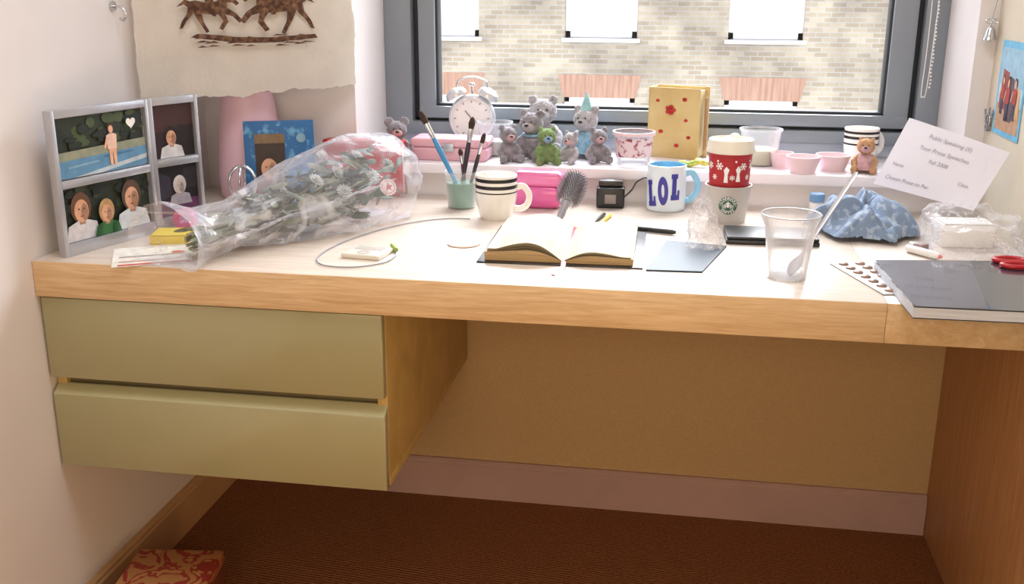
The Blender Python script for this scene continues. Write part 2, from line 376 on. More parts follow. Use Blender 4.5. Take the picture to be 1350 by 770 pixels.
def lip(z0,z1):
    pts=[(.0004,z0),(.0195,z0),(.0260,z1-.004),(.0260,z1),(.0215,z1)]; n=len(pts); x0,x1=.001,cw-.0005
    V=[(x0,q[0],q[1]) for q in pts]+[(x1,q[0],q[1]) for q in pts]
    F=[[i,(i+1)%n,n+(i+1)%n,n+i] for i in range(n)]+[list(range(n)),[n+i for i in range(n)][::-1]]
    bm=bmesh.new(); bm.from_mesh(mk(V,F,None,False)); bmesh.ops.recalc_face_normals(bm,faces=bm.faces[:]); return bm2me(bm,True,30)
for nm,z0,z1 in (('drawer',.171,.319),('drawer',0.0,.138)):
    dr=add(nm,drawerfront(z0,z1),OLIVE,parent=cb)
    if z0==0: add('finger_pull',lip(.1382,.1530),OLIVEL,parent=dr)
    add('drawer_box',join([box(.025,cw-.025,.062,.6,z0+.022,z0+.03,0),box(.025,.037,.062,.6,z0+.03,z1-.02,0),box(cw-.037,cw-.025,.062,.6,z0+.03,z1-.02,0),box(.037,cw-.037,.59,.6,z0+.03,z1-.02,0)]),OLIVED,parent=dr)

# ------------------------------------------------------------------ paper art over the corner
SHEET=translucent(M('handmade_paper',C(226,221,213),.9,var=.05,vs=18,bump=.6,bs=160),.35,C(240,234,224))
INK=M('sepia_ink',C(66,38,24),.8,col2=C(134,100,74),vs=90,lo=.42,hi=.7)
art=thing('wall_hanging','handmade paper sheet printed with sepia galloping horses','wall art',(.020,.383,.975),rz=atan2(.305,.350))
nx,nz=60,50; WA,HA=.462,.44
V=[];F=[]
for j in range(nz+1):
    for i in range(nx+1):
        u,v=i/nx,j/nz
        x=u*WA; z=v*HA+.02*u
        e=.006
        if i==0: x+=e*fbm(v*9,3.1)+.003*fbm(v*40,1)
        if i==nx: x+=e*fbm(v*9,8.1)+.003*fbm(v*40,5)
        if j==0: z+=e*1.6*fbm(u*10,5.7)+.004*fbm(u*45,2)
        V.append((x,.004*sin(u*5)+.003*fbm(u*4,v*4,2.2),z))
for j in range(nz):
    for i in range(nx): k=j*(nx+1)+i; F.append([k,k+1,k+nx+2,k+nx+1])
add('paper_sheet',mk(V,F),SHEET,parent=art)
horse=[(0,.55),(.05,.6),(.12,.72),(.16,.79),(.19,.72),(.27,.68),(.38,.58),(.55,.56),(.72,.6),(.8,.58),(.88,.62),(1.02,.48),(.9,.53),(.84,.48),(.86,.36),(.95,.22),(1.0,.08),(.94,.1),(.88,.22),(.78,.33),(.75,.38),(.7,.25),(.62,.1),(.57,.0),(.52,.03),(.6,.2),(.62,.36),(.45,.34),(.35,.34),(.28,.22),(.36,.08),(.3,.05),(.2,.2),(.24,.34),(.12,.3),(.02,.18),(-.04,.22),(.06,.36),(.2,.46),(.2,.56),(.12,.56),(.05,.5)]
rider=[(.42,.55),(.36,.42),(.4,.3),(.46,.32),(.46,.45),(.52,.5),(.56,.58),(.55,.75),(.6,.84),(.55,.92),(.49,.9),(.48,.82),(.38,.74),(.3,.7),(.32,.66),(.44,.7)]
def place(pts,x,z,s,mir=False): return [(x+(1-q[0] if mir else q[0])*s,z+q[1]*s*.85) for q in pts]
me=[poly(place(horse,.085,.136,.125,True),.0),poly(place(rider,.085,.136,.125,True),.0003),poly(place(horse,.215,.130,.155),.0006),poly(place(rider,.215,.130,.155),.0009),
    poly([(.105,.128),(.15,.122),(.2,.115),(.26,.114),(.33,.118),(.375,.122),(.37,.130),(.33,.128),(.27,.125),(.2,.127),(.16,.132),(.12,.135)],.0012)]
for k in range(26):
    x0=.10+.27*random.random(); z0=.106+.022*random.random(); me.append(poly([(x0,z0),(x0+.02+.02*random.random(),z0+.001),(x0+.01,z0+.004)],.0014))
add('printed_drawing',xf(join(me),T(0,-.009,0)@RX(pi/2)),INK,parent=art)

# ------------------------------------------------------------------ picture frame with four photos
def person(x,y,s,skin=(222,170,140),hair=(70,44,30),top=(235,235,238),legs=(222,170,140)):
    return [(ell(x,y+.82*s,.085*s,.11*s),hair),(ell(x,y+.79*s,.065*s,.085*s),skin),([(x-.13*s,y+.36*s),(x+.13*s,y+.36*s),(x+.15*s,y+.66*s),(x+.06*s,y+.7*s),(x-.06*s,y+.7*s),(x-.15*s,y+.66*s)],top),
            ([(x-.1*s,y+.36*s),(x-.09*s,y),(x-.02*s,y),(x,y+.3*s),(x+.03*s,y),(x+.1*s,y),(x+.11*s,y+.36*s)],legs),([(x-.15*s,y+.64*s),(x-.24*s,y+.4*s),(x-.19*s,y+.38*s),(x-.1*s,y+.6*s)],skin)]
def bust(x,y,s,skin=(206,156,128),hair=(80,50,34),top=(240,240,242)):
    dk=tuple(int(q*.78) for q in skin)
    return [(ell(x,y+.62*s,.24*s,.30*s),hair),([(x-.42*s,y),(x+.42*s,y),(x+.34*s,y+.3*s),(x+.1*s,y+.38*s),(x-.1*s,y+.38*s),(x-.34*s,y+.3*s)],top),([(x-.07*s,y+.30*s),(x+.07*s,y+.30*s),(x+.07*s,y+.45*s),(x-.07*s,y+.45*s)],dk),(ell(x,y+.56*s,.17*s,.22*s),skin),(ell(x+.07*s,y+.53*s,.08*s,.17*s),dk),(ell(x-.06*s,y+.6*s,.02*s,.015*s),(60,40,30)),(ell(x+.06*s,y+.6*s,.02*s,.015*s),(60,40,30)),(ell(x,y+.46*s,.05*s,.012*s),(150,70,70))]
pf=thing('photo_frame','silver hinged frame with four colour snapshots beside the wall','picture frame',(.040,.030,H),rz=atan2(.216,.063))
L1,HF=.222,.252
def barset(L,splits,y0,y1):
    return [box(0,.010,y0,y1,0,HF,.001),box(L-.008,L,y0,y1,0,HF,.001),box(.010,L-.008,y0,y1,0,.022,.001),box(.010,L-.008,y0,y1,HF-.014,HF,.001),box(.010,L-.008,y0,y1,splits[0],splits[1],.001),box(.008,L-.006,.000,y1-.001,.01,HF-.01,0)]
m1=barset(L1,(.118,.132),-.010,.006)
L2=.112; mh=T(L1,0,0)@RZ(radians(-9.8))
m2=[xf(q,mh@T(.001,0,0)) for q in barset(L2,(.122,.136),-.010,.006)]
add('frame',join(m1+m2),SILVER,parent=pf)
def photo(w,h,layers,M4):
    me,mats=flatart([(rect(0,0,w,h),layers[0])]+[l for l in layers[1:]])
    for v in me.vertices: v.co.x=min(max(v.co.x,0),w); v.co.y=min(max(v.co.y,0),h)
    me.transform(M4@T(0,-.0012,0)@RX(pi/2)); return add('photo',me,mats,parent=pf)
def bushes(w,y0,y1,c,n,sd):
    random.seed(sd); return [(ell(random.random()*w,y0+(y1-y0)*random.random(),.006+.01*random.random(),.004+.006*random.random(),9),c) for _ in range(n)]
w1_,h1_=L1-.021,.103
photo(w1_,h1_,[(38,48,34)]+bushes(w1_,.055,.098,(70,86,54),14,3)+bushes(w1_,.05,.098,(26,34,26),14,4)+[(rect(0,0,w1_,.035),(92,140,176)),([(0,.03),(w1_,.035),(w1_,.05),(0,.045)],(140,144,124)),([(0,0),(.03,0),(w1_,.02),(w1_,.012),(.09,0)],(180,192,202)),([(.02,.016),(.09,.020),(.085,.023),(.02,.019)],(130,170,196)),([(.10,.026),(.17,.028),(.165,.031),(.10,.029)],(70,116,156))]+person(.120,.010,.080,top=(226,190,176)),T(.011,0,.134))
photo(w1_,.094,[(34,42,36)]+bushes(w1_,.045,.092,(54,64,48),18,5)+bushes(w1_,.045,.092,(22,28,24),12,6)+bust(.036,0,.092,hair=(96,66,46),top=(196,194,200))+bust(.152,0,.096,hair=(86,66,54),top=(200,206,214))+bust(.090,-.004,.074,hair=(176,140,96),top=(48,104,62))+[([(.062,.0),(.070,.022),(.078,.022),(.072,.0)],(34,80,46)),([(.10,.0),(.104,.02),(.112,.018),(.108,.0)],(34,80,46))],T(.011,0,.023))
w2_=L2-.020
photo(w2_,.100,[(42,24,28),(rect(0,.05,w2_,.1),(62,34,34)),(rect(.055,.0,w2_,.06),(30,20,24))]+bust(.04,0,.066,hair=(26,20,18),top=(206,206,210)),mh@T(.012,0,.137))
photo(w2_,.098,[(28,25,32),(rect(0,.0,w2_,.03),(96,56,92)),([(0,.03),(.03,.04),(.03,.075),(0,.09)],(52,46,62)),(rect(.06,.05,w2_,.09),(44,40,48))]+bust(.05,.02,.062,skin=(196,184,182),hair=(196,192,192),top=(158,154,166)),mh@T(.012,0,.024))
hp=[(16*sin(t)**3,13*cos(t)-5*cos(2*t)-2*cos(3*t)-cos(4*t)) for t in [2*pi*k/30 for k in range(30)]]
add('heart_sticker',xf(poly([(q[0]*.0007,q[1]*.0007) for q in hp]),T(.178,-.0080,.214)@RX(pi/2)),WHITE,parent=pf)

# ------------------------------------------------------------------ vase, blue frame, wire holder
vs_=[(0,0),(.066,0),(.070,.006),(.072,.05),(.068,.12),(.061,.18),(.055,.222),(.055,.232),(.051,.232),(.051,.222),(.057,.18),(.063,.12),(.066,.05),(.06,.012),(0,.012)]
add('vase',lathe(vs_,64),PINKV,loc=(.142,.618,H),label='tall pale pink tapered ceramic vase in the corner',cat='vase')
bf=thing('picture_card','blue patterned card frame holding a dark photograph','picture frame',(.174,.510,H),rot=(radians(-8),0,radians(22)))
BLUEP=M('blue_pattern_card',C(38,100,156),.5,col2=C(96,156,196),vs=55,lo=.52,hi=.64)
add('card_frame',join([box(0,.148,0,.008,0,.178,.001),box(.05,.09,.008,.03,.0,.006,.001)]),BLUEP,parent=bf)
me,mats=flatart([(rect(.022,.015,.085,.15),(46,30,34))]+[([(q[0]+.05,q[1]+.02) for q in l[0]],l[1]) for l in bust(0,0,.1,hair=(40,22,20),top=(120,60,60))]+[(rect(.022,.13,.085,.15),(120,96,70)),(ell(.12,.14,.010,.010),(120,160,180))])
add('photo',xf(me,T(0,-.0005,0)@RX(pi/2)),mats,parent=bf)
wh=thing('wire_holder','small chrome wire loop holder standing behind the flowers','ornament',(.190,.455,H))
add('base',lathe([(0,0),(.028,0),(.030,.003),(.026,.006),(0,.007)]),CHROME,parent=wh)
add('stalk',lathe([(0,.006),(.004,.006),(.003,.03),(0,.03)],16),CHROME,parent=wh)
for rz in (0,.9,1.8):
    pts=[(0.030*cos(t)*cos(rz),.030*cos(t)*sin(rz),.060+.034*sin(t)) for t in [2*pi*k/28 for k in range(28)]]
    add('wire_loop',sweep(pts,.0026,8,True),CHROME,parent=wh)

# ------------------------------------------------------------------ red folder and pink case
rb=thing('ring_binder','long red binder standing on edge against the wall','binder',(.300,.655,H))
add('binder_cover',join([box(0,.180,0,.003,0,.124,.001),box(0,.180,.034,.037,0,.124,.001),box(-.003,0,0,.037,0,.124,.001),box(0,.180,.003,.034,.119,.124,.001)]),RED,parent=rb)
add('page_block',box(.002,.175,.004,.033,.003,.118,.001),WHITE,parent=rb)
pc=thing('pencil_case','pale pink rounded case with lid on the windowsill','case',(.572,.755,ZS))
add('case_base',rrbox(.176,.030,.080,.010,.004),PINKB,parent=pc)
add('case_lid',xf(rrbox(.180,.020,.084,.009,.005),T(0,0,.0305)),PINKB,parent=pc)
add('clasp',box(-.012,.012,-.0455,-.0425,.022,.040,.001),SILVER,parent=pc)

# ------------------------------------------------------------------ plush animals
def fz(P,R):
    P=smoothpts(P,6); n=len(P); RR=[R[min(int(i/6),len(R)-1)]+(R[min(int(i/6)+1,len(R)-1)]-R[min(int(i/6),len(R)-1)])*((i%6)/6) for i in range(n)]
    return join([ball(RR[i],P[i],(1,1,1),2) for i in range(0,n,2)])
def plush(name,label,loc,h,m,rz=0,cat='soft toy',dress=None,ears=1,group='plush bears on the windowsill',hat=None,muz=None,scarf=None):
    t=thing(name,label,cat,loc,rz,group)
    s=h
    me=[ball(.24*s,(0,0,.27*s),(1,.85,1.1)),ball(.22*s,(0,-.03*s,.70*s),(1.08,.95,.95)),ball(.10*s,(0,-.2*s,.65*s),(1.1,.9,.85))]
    for q in (-1,1):
        er=.085*s*ears
        me.append(ball(er,(q*(.17+.02*(ears-1))*s,0,.89*s),(1,.55,1)))
        me.append(fz([(q*.17*s,-.02*s,.42*s),(q*.27*s,-.11*s,.32*s),(q*.25*s,-.2*s,.23*s)],[.075*s,.07*s,.08*s]))
        me.append(fz([(q*.12*s,-.06*s,.12*s),(q*.2*s,-.22*s,.10*s),(q*.24*s,-.34*s,.11*s)],[.10*s,.09*s,.095*s]))
        me.append(ball(.10*s,(q*.24*s,-.37*s,.12*s),(.95,.6,1.15)))
    fm_=fused(me,s*.022)
    for v in fm_.vertices:
        n_=v.normal; d_=noise.noise(v.co*(600*.1/s))*.026*s; v.co=v.co+n_*d_
    fm_.update()
    add('body',fm_,m,parent=t)
    add('nose',ball(.035*s,(0,-.292*s,.69*s),(1.3,.7,.9),2),NOSE,parent=t)
    for q in (-1,1): add('eye',ball(.018*s,(q*.075*s,-.232*s,.755*s),(1,1,1),2),NOSE,parent=t)
    if muz: add('muzzle',ball(.110*s,(0,-.203*s,.65*s),(1.1,.9,.85)),muz,parent=t)
    if dress:
        add('dress',lathe([(.13*s,.50*s),(.22*s,.42*s),(.265*s,.27*s),(.33*s,.12*s),(.345*s,.10*s),(.32*s,.12*s)],40),dress,parent=t)
    if hat:
        add('hat',lathe([(.13*s,.86*s),(.125*s,.875*s),(.06*s,1.08*s),(.008*s,1.22*s),(0,1.225*s)],32),hat,parent=t)
    if scarf:
        add('ribbon',sweep([(.17*s*cos(a_),-.02*s+.15*s*sin(a_),.475*s) for a_ in [2*pi*k/24 for k in range(24)]],.028*s,8,True),scarf,parent=t)
    return t
zs=ZS
plush('plush_bear','large grey plush bear sitting among smaller bears',(.764,.872,zs),.140,PGREY,.1,muz=PGREY)
plush('plush_bear.001','grey plush bear sitting with feet forward',(.752,.780,zs),.116,GREY,-.25,muz=PGREY,scarf=PBLUE)
plush('plush_bear.002','tiny grey plush bear beside a clear tub',(.704,.735,zs),.086,GREY,.5,muz=PPINK)
plush('plush_bear.003','grey plush bear wearing a blue dress and pointed hat',(.870,.835,zs),.122,PGREY,-.3,dress=PBLUE,hat=M('party_hat',C(150,196,200),.6,var=.2,vs=60),muz=PGREY)
plush('plush_bear.004','tiny grey plush bear with pink muzzle',(.905,.760,zs),.082,GREY,.35,muz=PPINK)
plush('plush_frog','green plush frog held against a grey bear',(.793,.724,zs),.086,PGREEN,.3,ears=.8,muz=PBLUE,group='plush toys on the windowsill')
plush('plush_bear.005','tiny grey plush bear leaning beside a green frog',(.846,.745,zs),.074,PGREY,-.5,muz=PPINK)
plush('plush_mouse','grey plush mouse with big ears sitting on the sill edge',(.452,.716,zs),.096,GREY,.3,ears=1.35,muz=PPINK,group='plush toys on the windowsill')
plush('plush_doll','small tan and pink plush figure on the sill',(1.478,.738,zs),.080,M('plush_tan',C(200,156,118),.95,var=.2,vs=70,bump=1,bs=420),-.2,ears=.6,muz=PPINK,dress=PPINK,group='plush toys on the windowsill')

# ------------------------------------------------------------------ alarm clock
ac=thing('alarm_clock','silver twin-bell alarm clock on the windowsill','clock',(.592,.885,zs),rz=.1)
PALEM=M('pale_metal',C(214,216,222),.3,metal=.5,var=.04,vs=20)
add('clock_body',xf(lathe([(0,-.022),(.050,-.022),(.054,-.018),(.056,0),(.054,.018),(.050,.022),(.046,.022),(.046,.016),(0,.016)],64),T(0,0,.078)@RX(pi/2)),PALEM,parent=ac)
add('dial',xf(lathe([(0,0),(.046,0),(.046,.001),(0,.001)],48),T(0,-.0165,.078)@RX(pi/2)),WHITE,parent=ac)
MARK=M('dial_grey',C(120,120,126),.5)
tk0=box(-.0010,.0010,.037,.042,0,.0006,0)
add('hour_marks',join([xf(tk0,T(0,-.0178,.078)@RX(pi/2)@RZ(k*pi/6)) for k in range(12)]),MARK,parent=ac)
for an,ln in ((.7,.024),(-2.2,.034)): add('clock_hand',xf(box(-.0011,.0011,-.004,ln,0,.0008,0),T(0,-.0185,.078)@RX(pi/2)@RZ(an)),MARK,parent=ac)
for q in (-1,1):
    add('bell',xf(lathe([(.026,0),(.0265,.003),(.023,.013),(.012,.020),(0,.022),],40),T(q*.036,0,.127)@RY(q*.5)),PALEM,parent=ac)
    add('leg',sweep([(q*.03,0,.036),(q*.040,0,.012),(q*.046,0,.0)],[.005,.004,.006],10),CHROME,parent=ac)
add('handle',sweep(smoothpts([(-.036,0,.148),(-.034,0,.162),(-.015,0,.172),(.015,0,.172),(.034,0,.162),(.036,0,.148)],6),.0025,8),CHROME,parent=ac)
add('hammer',join([sweep([(0,0,.13),(0,0,.155)],.002,8),ball(.005,(0,0,.156),(1.5,1,1),2)]),CHROME,parent=ac)

# ------------------------------------------------------------------ tubs
def tub(name,label,loc,r0,r1,h,m,fill=None,band=None,cat='tub'):
    t=thing(name,label,cat,loc)
    add('tub_wall',lathe([(0,0),(r0,0),(r1,h),(r1+.0025,h),(r1+.0025,h-.004),(r1+.001,h-.004),(r1-.001,h-.002),(r0-.001,.002),(0,.002)],56),m,parent=t)
    if fill: add('contents',lathe([(0,.003),(r0-.002,.003),(r0-.002+(r1-r0)*.45,h*.45),(0,h*.46)],40),fill,parent=t)
    if band:
        k=lambda z:r0+(r1-r0)*z/h
        add('printed_band',lathe([(k(h*.25)+.0006,h*.25),(k(h*.85)+.0006,h*.85)],56),band,parent=t)
    return t
POWD=M('pale_contents',C(222,220,210),.8,var=.12,vs=60)
tub('plastic_tub','clear plastic tub with pale contents on the sill',(.658,.825,zs),.032,.040,.078,CLEARM,POWD)
tub('plastic_tub.001','clear tub with pink rim and berry pattern',(.984,.762,zs),.037,.044,.070,CLEARM,None,M('berry_print',C(220,200,204),.5,col2=C(140,44,66),vs=70,lo=.52,hi=.60))
tub('plastic_tub.002','clear plastic tub of white cream on the sill',(1.262,.800,zs),.036,.045,.080,CLEARM,M('cream_contents',C(232,228,192),.7))
add('tub_rim',lathe([(.0435,.065),(.0475,.065),(.0475,.072),(.0435,.072)],48),PINKBOWL,parent=bpy.data.objects['plastic_tub.001'])

# ------------------------------------------------------------------ gold book on sill
gb=thing('gold_journal','standing pale cream-gold handmade journal with red flower','book',(1.012,.872,zs),rz=-.36)
GOLD=M('gold_cover',C(206,182,126),.6,col2=C(192,160,98),vs=14,lo=.4,hi=.75,bump=.4,bs=120)
BT=.052;BH=.160
add('front_cover',box(0,.122,0,.003,0,BH,.001),GOLD,parent=gb)
add('page_block',box(.003,.117,.0032,BT-.004,.004,BH-.005,.001),M('page_yellow',C(222,206,160),.8,var=.1,vs=10,stretch=(1,120,1)),parent=gb)
add('back_cover',box(0,.126,BT-.0038,BT,0,BH+.002,.001),GOLD,parent=gb)
add('spine_cover',box(-.003,0,0,BT,0,BH,.001),GOLD,parent=gb)
REDF=M('red_felt',C(176,44,40),.8,var=.2,vs=90)
me=[xf(ball(.0060,(0,0,0),(1,.35,.8),2),T(.007*cos(k*2*pi/5),0,.007*sin(k*2*pi/5))) for k in range(5)]
add('flower_ornament',xf(join(me+[ball(.005,(0,-.003,0),(1,.6,1),2)]),T(.052,-.002,.110)),REDF,parent=gb)
for x_,z_,r_ in ((.085,.135,.005),(.030,.060,.005),(.098,.050,.0045),(.020,.130,.004),(.070,.030,.005),(.090,.088,.004)):
    add('petal_fleck',ball(r_,(x_,-.0004,z_),(1.2,.25,.9),2),REDF,parent=gb)
add('page_ribbon',box(.1275,.1295,.016,.034,.02,.14,.0005),M('leather_tan',C(150,110,64),.7),parent=gb)

# ------------------------------------------------------------------ bowls on sill
def bowl(name,loc,r,h,label):
    add(name,lathe([(0,0),(r*.72,0),(r*.8,h*.2),(r,h*.9),(r*1.02,h),(r*.96,h),(r*.9,h*.75),(r*.7,h*.25),(0,h*.2)],44),PINKBOWL,loc=loc,label=label,cat='bowl',group='pink bowls on the windowsill')
bowl('bowl',(1.307,.765,zs),.025,.034,'small pale pink bowl on the windowsill')
bowl('bowl.001',(1.347,.706,zs),.035,.036,'wide pale pink bowl near the sill edge')
bowl('bowl.002',(1.414,.752,zs),.036,.034,'wide pale pink bowl beside a plush figure')
add('hair_clip',fused([ball(.012,(k*.008,0,.008+.003*sin(k)),(1,.8,.55),2) for k in range(-3,4)]+[ball(.009,(.01,.01,.014),(1,1,.6),2)],.001),M('clip_green',C(120,160,70),.5,col2=C(220,200,90),vs=60),loc=(1.118,.735,zs+.001),label='small green and yellow hair clip',cat='hair clip')

# ------------------------------------------------------------------ mugs
def mug(name,label,loc,prof,mats,hr,rz=0,hm=0,hz=(.25,.75),H_=.09):
    t=thing(name,label,'mug',loc,rz); add('mug_body',lathe(prof,64),mats,parent=t)
    R_=hr; z0,z1=H_*hz[0],H_*hz[1]; zm=(z0+z1)/2
    add('handle',sweep(smoothpts([(R_*.93,0,z1),(R_+.012,0,z1+.003),(R_+.024,0,zm+.008),(R_+.021,0,zm-.012),(R_+.008,0,z0),(R_*.86,0,z0)],6),[.0045]*31,10,flat=1.5),mats[hm],parent=t)
    return t
def stripeprof(h,rb,rt,bands):
    prof=[(0,.004),(rb*.85,.004),(rb*.9,0),(rb,0)]
    def R_(t): return rb+(rt-rb)*min(1,(t/.55))**.6
    ts=sorted(set([i/14 for i in range(1,15)]+[x for bnd in bands for x in bnd]))
    for t in ts:
        m=1 if any(b0-1e-6<=t<b1-1e-6 for b0,b1 in bands) else 0
        prof.append((R_(t),t*h,m))
    prof[-1]=(rt,h,0)
    prof+=[(rt-.0015,h+.0012,0),(rt-.003,h,0),(rt-.0035,h*.6,0),(rb*.9,.012,0),(0,.010,0)]
    return prof
mug('mug','white mug with three black rings around the rim',(.724,.478,H),stripeprof(.090,.030,.0425,[(.62,.65),(.72,.80),(.87,.95)]),[WGLZ,BLACK],.0425,rz=.1,H_=.085)
mug('mug.001','white mug with black rings on the windowsill',(1.487,.865,zs),stripeprof(.078,.030,.038,[(.55,.6),(.72,.8),(.87,.94)]),[WGLZ,BLACK],.038,rz=.6,H_=.078)
PALEG=M('pale_blue_glaze',C(214,228,238),.18,coat=.5)
lm=mug('mug.002','pale blue-white mug lettered LOL with blue handle',(1.062,.632,H),[(0,.003),(.036,.003),(.038,0),(.040,.002),(.041,.01),(.041,.093),(.0405,.096),(.039,.0965,1),(.0375,.095,1),(.0372,.012,1),(0,.010,1)],[PALEG,LBLUE],.041,rz=0,hm=1,H_=.096,hz=(.22,.8))
Lp=[(0,0),(.70,0),(.70,.38),(.54,.38),(.50,.20),(.42,.20),(.42,.82),(.52,.82),(.52,1),(0,1),(0,.82),(.08,.82),(.08,.20),(0,.20)]
def Oring(n=36):
    V=[];F=[]
    for j,(rx,ry) in enumerate(((.39,.52),(.26,.40),(.11,.24))):
        for k in range(n): V.append((.36+rx*cos(2*pi*k/n),.5+ry*sin(2*pi*k/n),.0006))
    for j in range(2):
        for k in range(n): F.append([j*n+k,j*n+(k+1)%n,(j+1)*n+(k+1)%n,(j+1)*n+k])
    return mk(V,F,None,False)
for k in range(3):
    t_=subp(Lp,.0006,3) if k!=1 else Oring()
    hh=.058; t_.transform(T((k-1)*.0265,(-.008,-.001,.007)[k],0)@RZ((.16,.06,.0)[k])@SC(hh*.48,hh*(.95,1,.95)[k],1)@T(-.36,-.5,0)); add('letter',bend(t_,lambda z:.041,.047,-.14),BLUE,parent=lm)

# ------------------------------------------------------------------ takeaway cup
tk_=thing('takeaway_cup','red paper coffee cup with white lid nested in grey cup','cup',(1.187,.535,H))
r_low=lambda z:.036+(.045-.036)*z/.074
add('outer_cup',lathe([(0,.003),(.034,.003),(.036,0),(.045,.072),(.0465,.073),(.0465,.076),(.044,.076),(.043,.070),(.035,.006),(0,.005)],60),M('cup_pale_grey',C(186,182,180),.5,var=.03,vs=20),parent=tk_)
r_up=lambda z:.0385+(.0435-.0385)*(z-.07)/.075
add('inner_cup',lathe([(0,.008),(.033,.008),(.0385,.070),(.0435,.145),(0,.145)],60),M('cup_red',C(172,28,38),.4,var=.08,vs=20),parent=tk_)
add('lid',lathe([(.0435,.140),(.0475,.141),(.048,.147),(.0465,.150),(.0455,.160),(.044,.166),(.041,.168),(.038,.163),(.012,.163),(0,.163)],60),M('lid_white',C(232,226,212),.35,coat=.2),parent=tk_)
add('cream_swirl',fused([ball(.012,(0,0,.166),(1.6,1.4,.5),2),ball(.008,(.006,-.002,.172),(1.3,1,.8),2)],.001),WGLZ,parent=tk_)
GREENL=M('logo_green',C(44,92,74),.5)
def polar(r0,r1,n=40,m=3):
    V=[];F=[]
    for j in range(m+1):
        rr_=r0+(r1-r0)*j/m
        for k in range(n): V.append((rr_*cos(2*pi*k/n),rr_*sin(2*pi*k/n),0))
    for j in range(m):
        for k in range(n): F.append([j*n+k,j*n+(k+1)%n,(j+1)*n+(k+1)%n,(j+1)*n+k])
    return mk(V,F,None,False)
lr=.0195
me=[polar(.0001,lr),xf(polar(lr*.56,lr*.60),T(0,0,.0003)),xf(polar(lr*.95,lr*.98),T(0,0,.0003))]; mi=[0,1,1]
star=lambda cx_,cy_,R_,r_=.42,n=5,a0=pi/2:[(cx_+(R_ if k%2==0 else R_*r_)*cos(a0+k*pi/n),cy_+(R_ if k%2==0 else R_*r_)*sin(a0+k*pi/n)) for k in range(2*n)]
k_=.85
me+= [subp(ell(0,-.0005,.0030,.0040),.0003),subp([(x*k_,y_*k_) for x,y_ in [(-.0045,.0035),(-.005,.0075),(-.002,.0055),(0,.0095),(.002,.0055),(.005,.0075),(.0045,.0035)]],.0003),subp(star(0,.0078,.0016),.0004)]; mi+=[1,1,1]
for q in (-1,1):
    for k in range(3):
        o_=.0042+.0018*k
        me.append(subp([(q*o_,.0035-.001*k),(q*(o_+.0010),.0028-.001*k),(q*(o_+.0006),-.003),(q*(o_+.0010),-.0068+k*.001),(q*(o_+.0002),-.0072+k*.001),(q*(o_-.0004),-.003)],.0003)); mi.append(1)
for q in (-1,1): me.append(subp(star(q*lr*.77,0,.0016),.0003)); mi.append(1)
def arctext(s,R_,a_c,da,flip=False,size=.0066):
    for k,ch in enumerate(s):
        an=a_c+(k-(len(s)-1)/2)*da*(1 if flip else -1)
        t_=textmesh(ch,size,.0,.00018); t_.transform(T(R_*cos(an),R_*sin(an),.0004)@RZ(an+(pi/2 if flip else -pi/2))); me.append(t_); mi.append(1)
arctext('STARBUCKS',lr*.77,pi/2,.32); arctext('COFFEE',lr*.77,-pi/2,.32,True)
add('logo',bend(join(me,mi),r_low,.040,-.02,.0005),[GREENL,WHITE],parent=tk_)
me=[]
def flake(x,z,s,a0_):
    out=[]
    for k in range(6):
        an=k*pi/3+a0_
        q=[box(-.0012*s,.0012*s,0,.011*s,0,.0003,0),xf(box(-.0009*s,.0009*s,0,.004*s,0,.0003,0),T(0,.006*s,0)@RZ(.8)),xf(box(-.0009*s,.0009*s,0,.004*s,0,.0003,0),T(0,.006*s,0)@RZ(-.8))]
        out+=[xf(w,T(x,z,0)@RZ(an)) for w in q]
    return out
for x in (-.045,-.022,.026,.050): me+=flake(x,.010,.7,x*20)
for x in (-.032,.004,.038): me+=flake(x,-.012,.5,x*9); me.append(subp(ell(x+.006,.020,.0022,.0022,10),.0002))
me.append(subp([(-.012,-.022),(-.004,-.022),(-.005,-.006),(-.002,.004),(-.008,.010),(-.013,.003),(-.011,-.006)],.0002))
me.append(subp([(.011,-.02),(.02,-.02),(.018,-.004),(.021,.004),(.015,.012),(.010,.004),(.013,-.004)],.0002))
add('snowflake_print',bend(join(me),r_up,.107,0,.0006),WHITE,parent=tk_)

# ------------------------------------------------------------------ brush jar
bj=thing('paint_water_jar','plastic jar of green paint water on the desk','jar',(.632,.570,H))
add('jar_wall',lathe([(0,0),(.029,0),(.0345,.078),(.036,.079),(.036,.074),(.0338,.074),(.0282,.002),(0,.002)],48),CLEAR,parent=bj)
add('paint_water',lathe([(0,.0025),(.0278,.0025),(.0318,.055),(0,.055)],48),M('green_water',C(92,140,124),.25,var=.08,vs=20,coat=.3),parent=bj)
def brush(name,label,p0,p1,col,k=1.0):
    v=Vector(p1)-Vector(p0); t=thing(name,label,'paintbrush',p0); t.rotation_mode='QUATERNION'; t.rotation_quaternion=v.to_track_quat('Z','Y'); L_=v.length
    add('handle',lathe([(0,0),(.0016*k,.001),(.0032*k,L_*.3),(.0044*k,L_*.6),(.0032*k,L_*.72),(0,L_*.72)],16),col,parent=t)
    add('ferrule',lathe([(.0032*k,L_*.70),(.0044*k,L_*.76),(.0044*k,L_*.86),(0,L_*.86)],16),CHROME,parent=t)
    add('bristles',lathe([(.0042*k,L_*.86),(.0056*k,L_*.92),(.0036*k,L_*.975),(0,L_)],16),M('bristle',C(60,44,34),.9),parent=t); return t
bz=H+.006
BLUEH=M('brush_blue',C(60,136,184),.3); DKH=M('brush_black',C(40,38,44),.3); REDH=M('brush_maroon',C(120,30,44),.3)
brush('paintbrush','blue-handled paintbrush standing in the jar',(.648,.556,bz),(.545,.565,H+.205),BLUEH,1.35)
brush('paintbrush.001','dark-handled flat paintbrush standing in the jar',(.624,.582,bz),(.652,.600,H+.190),DKH,1.3)
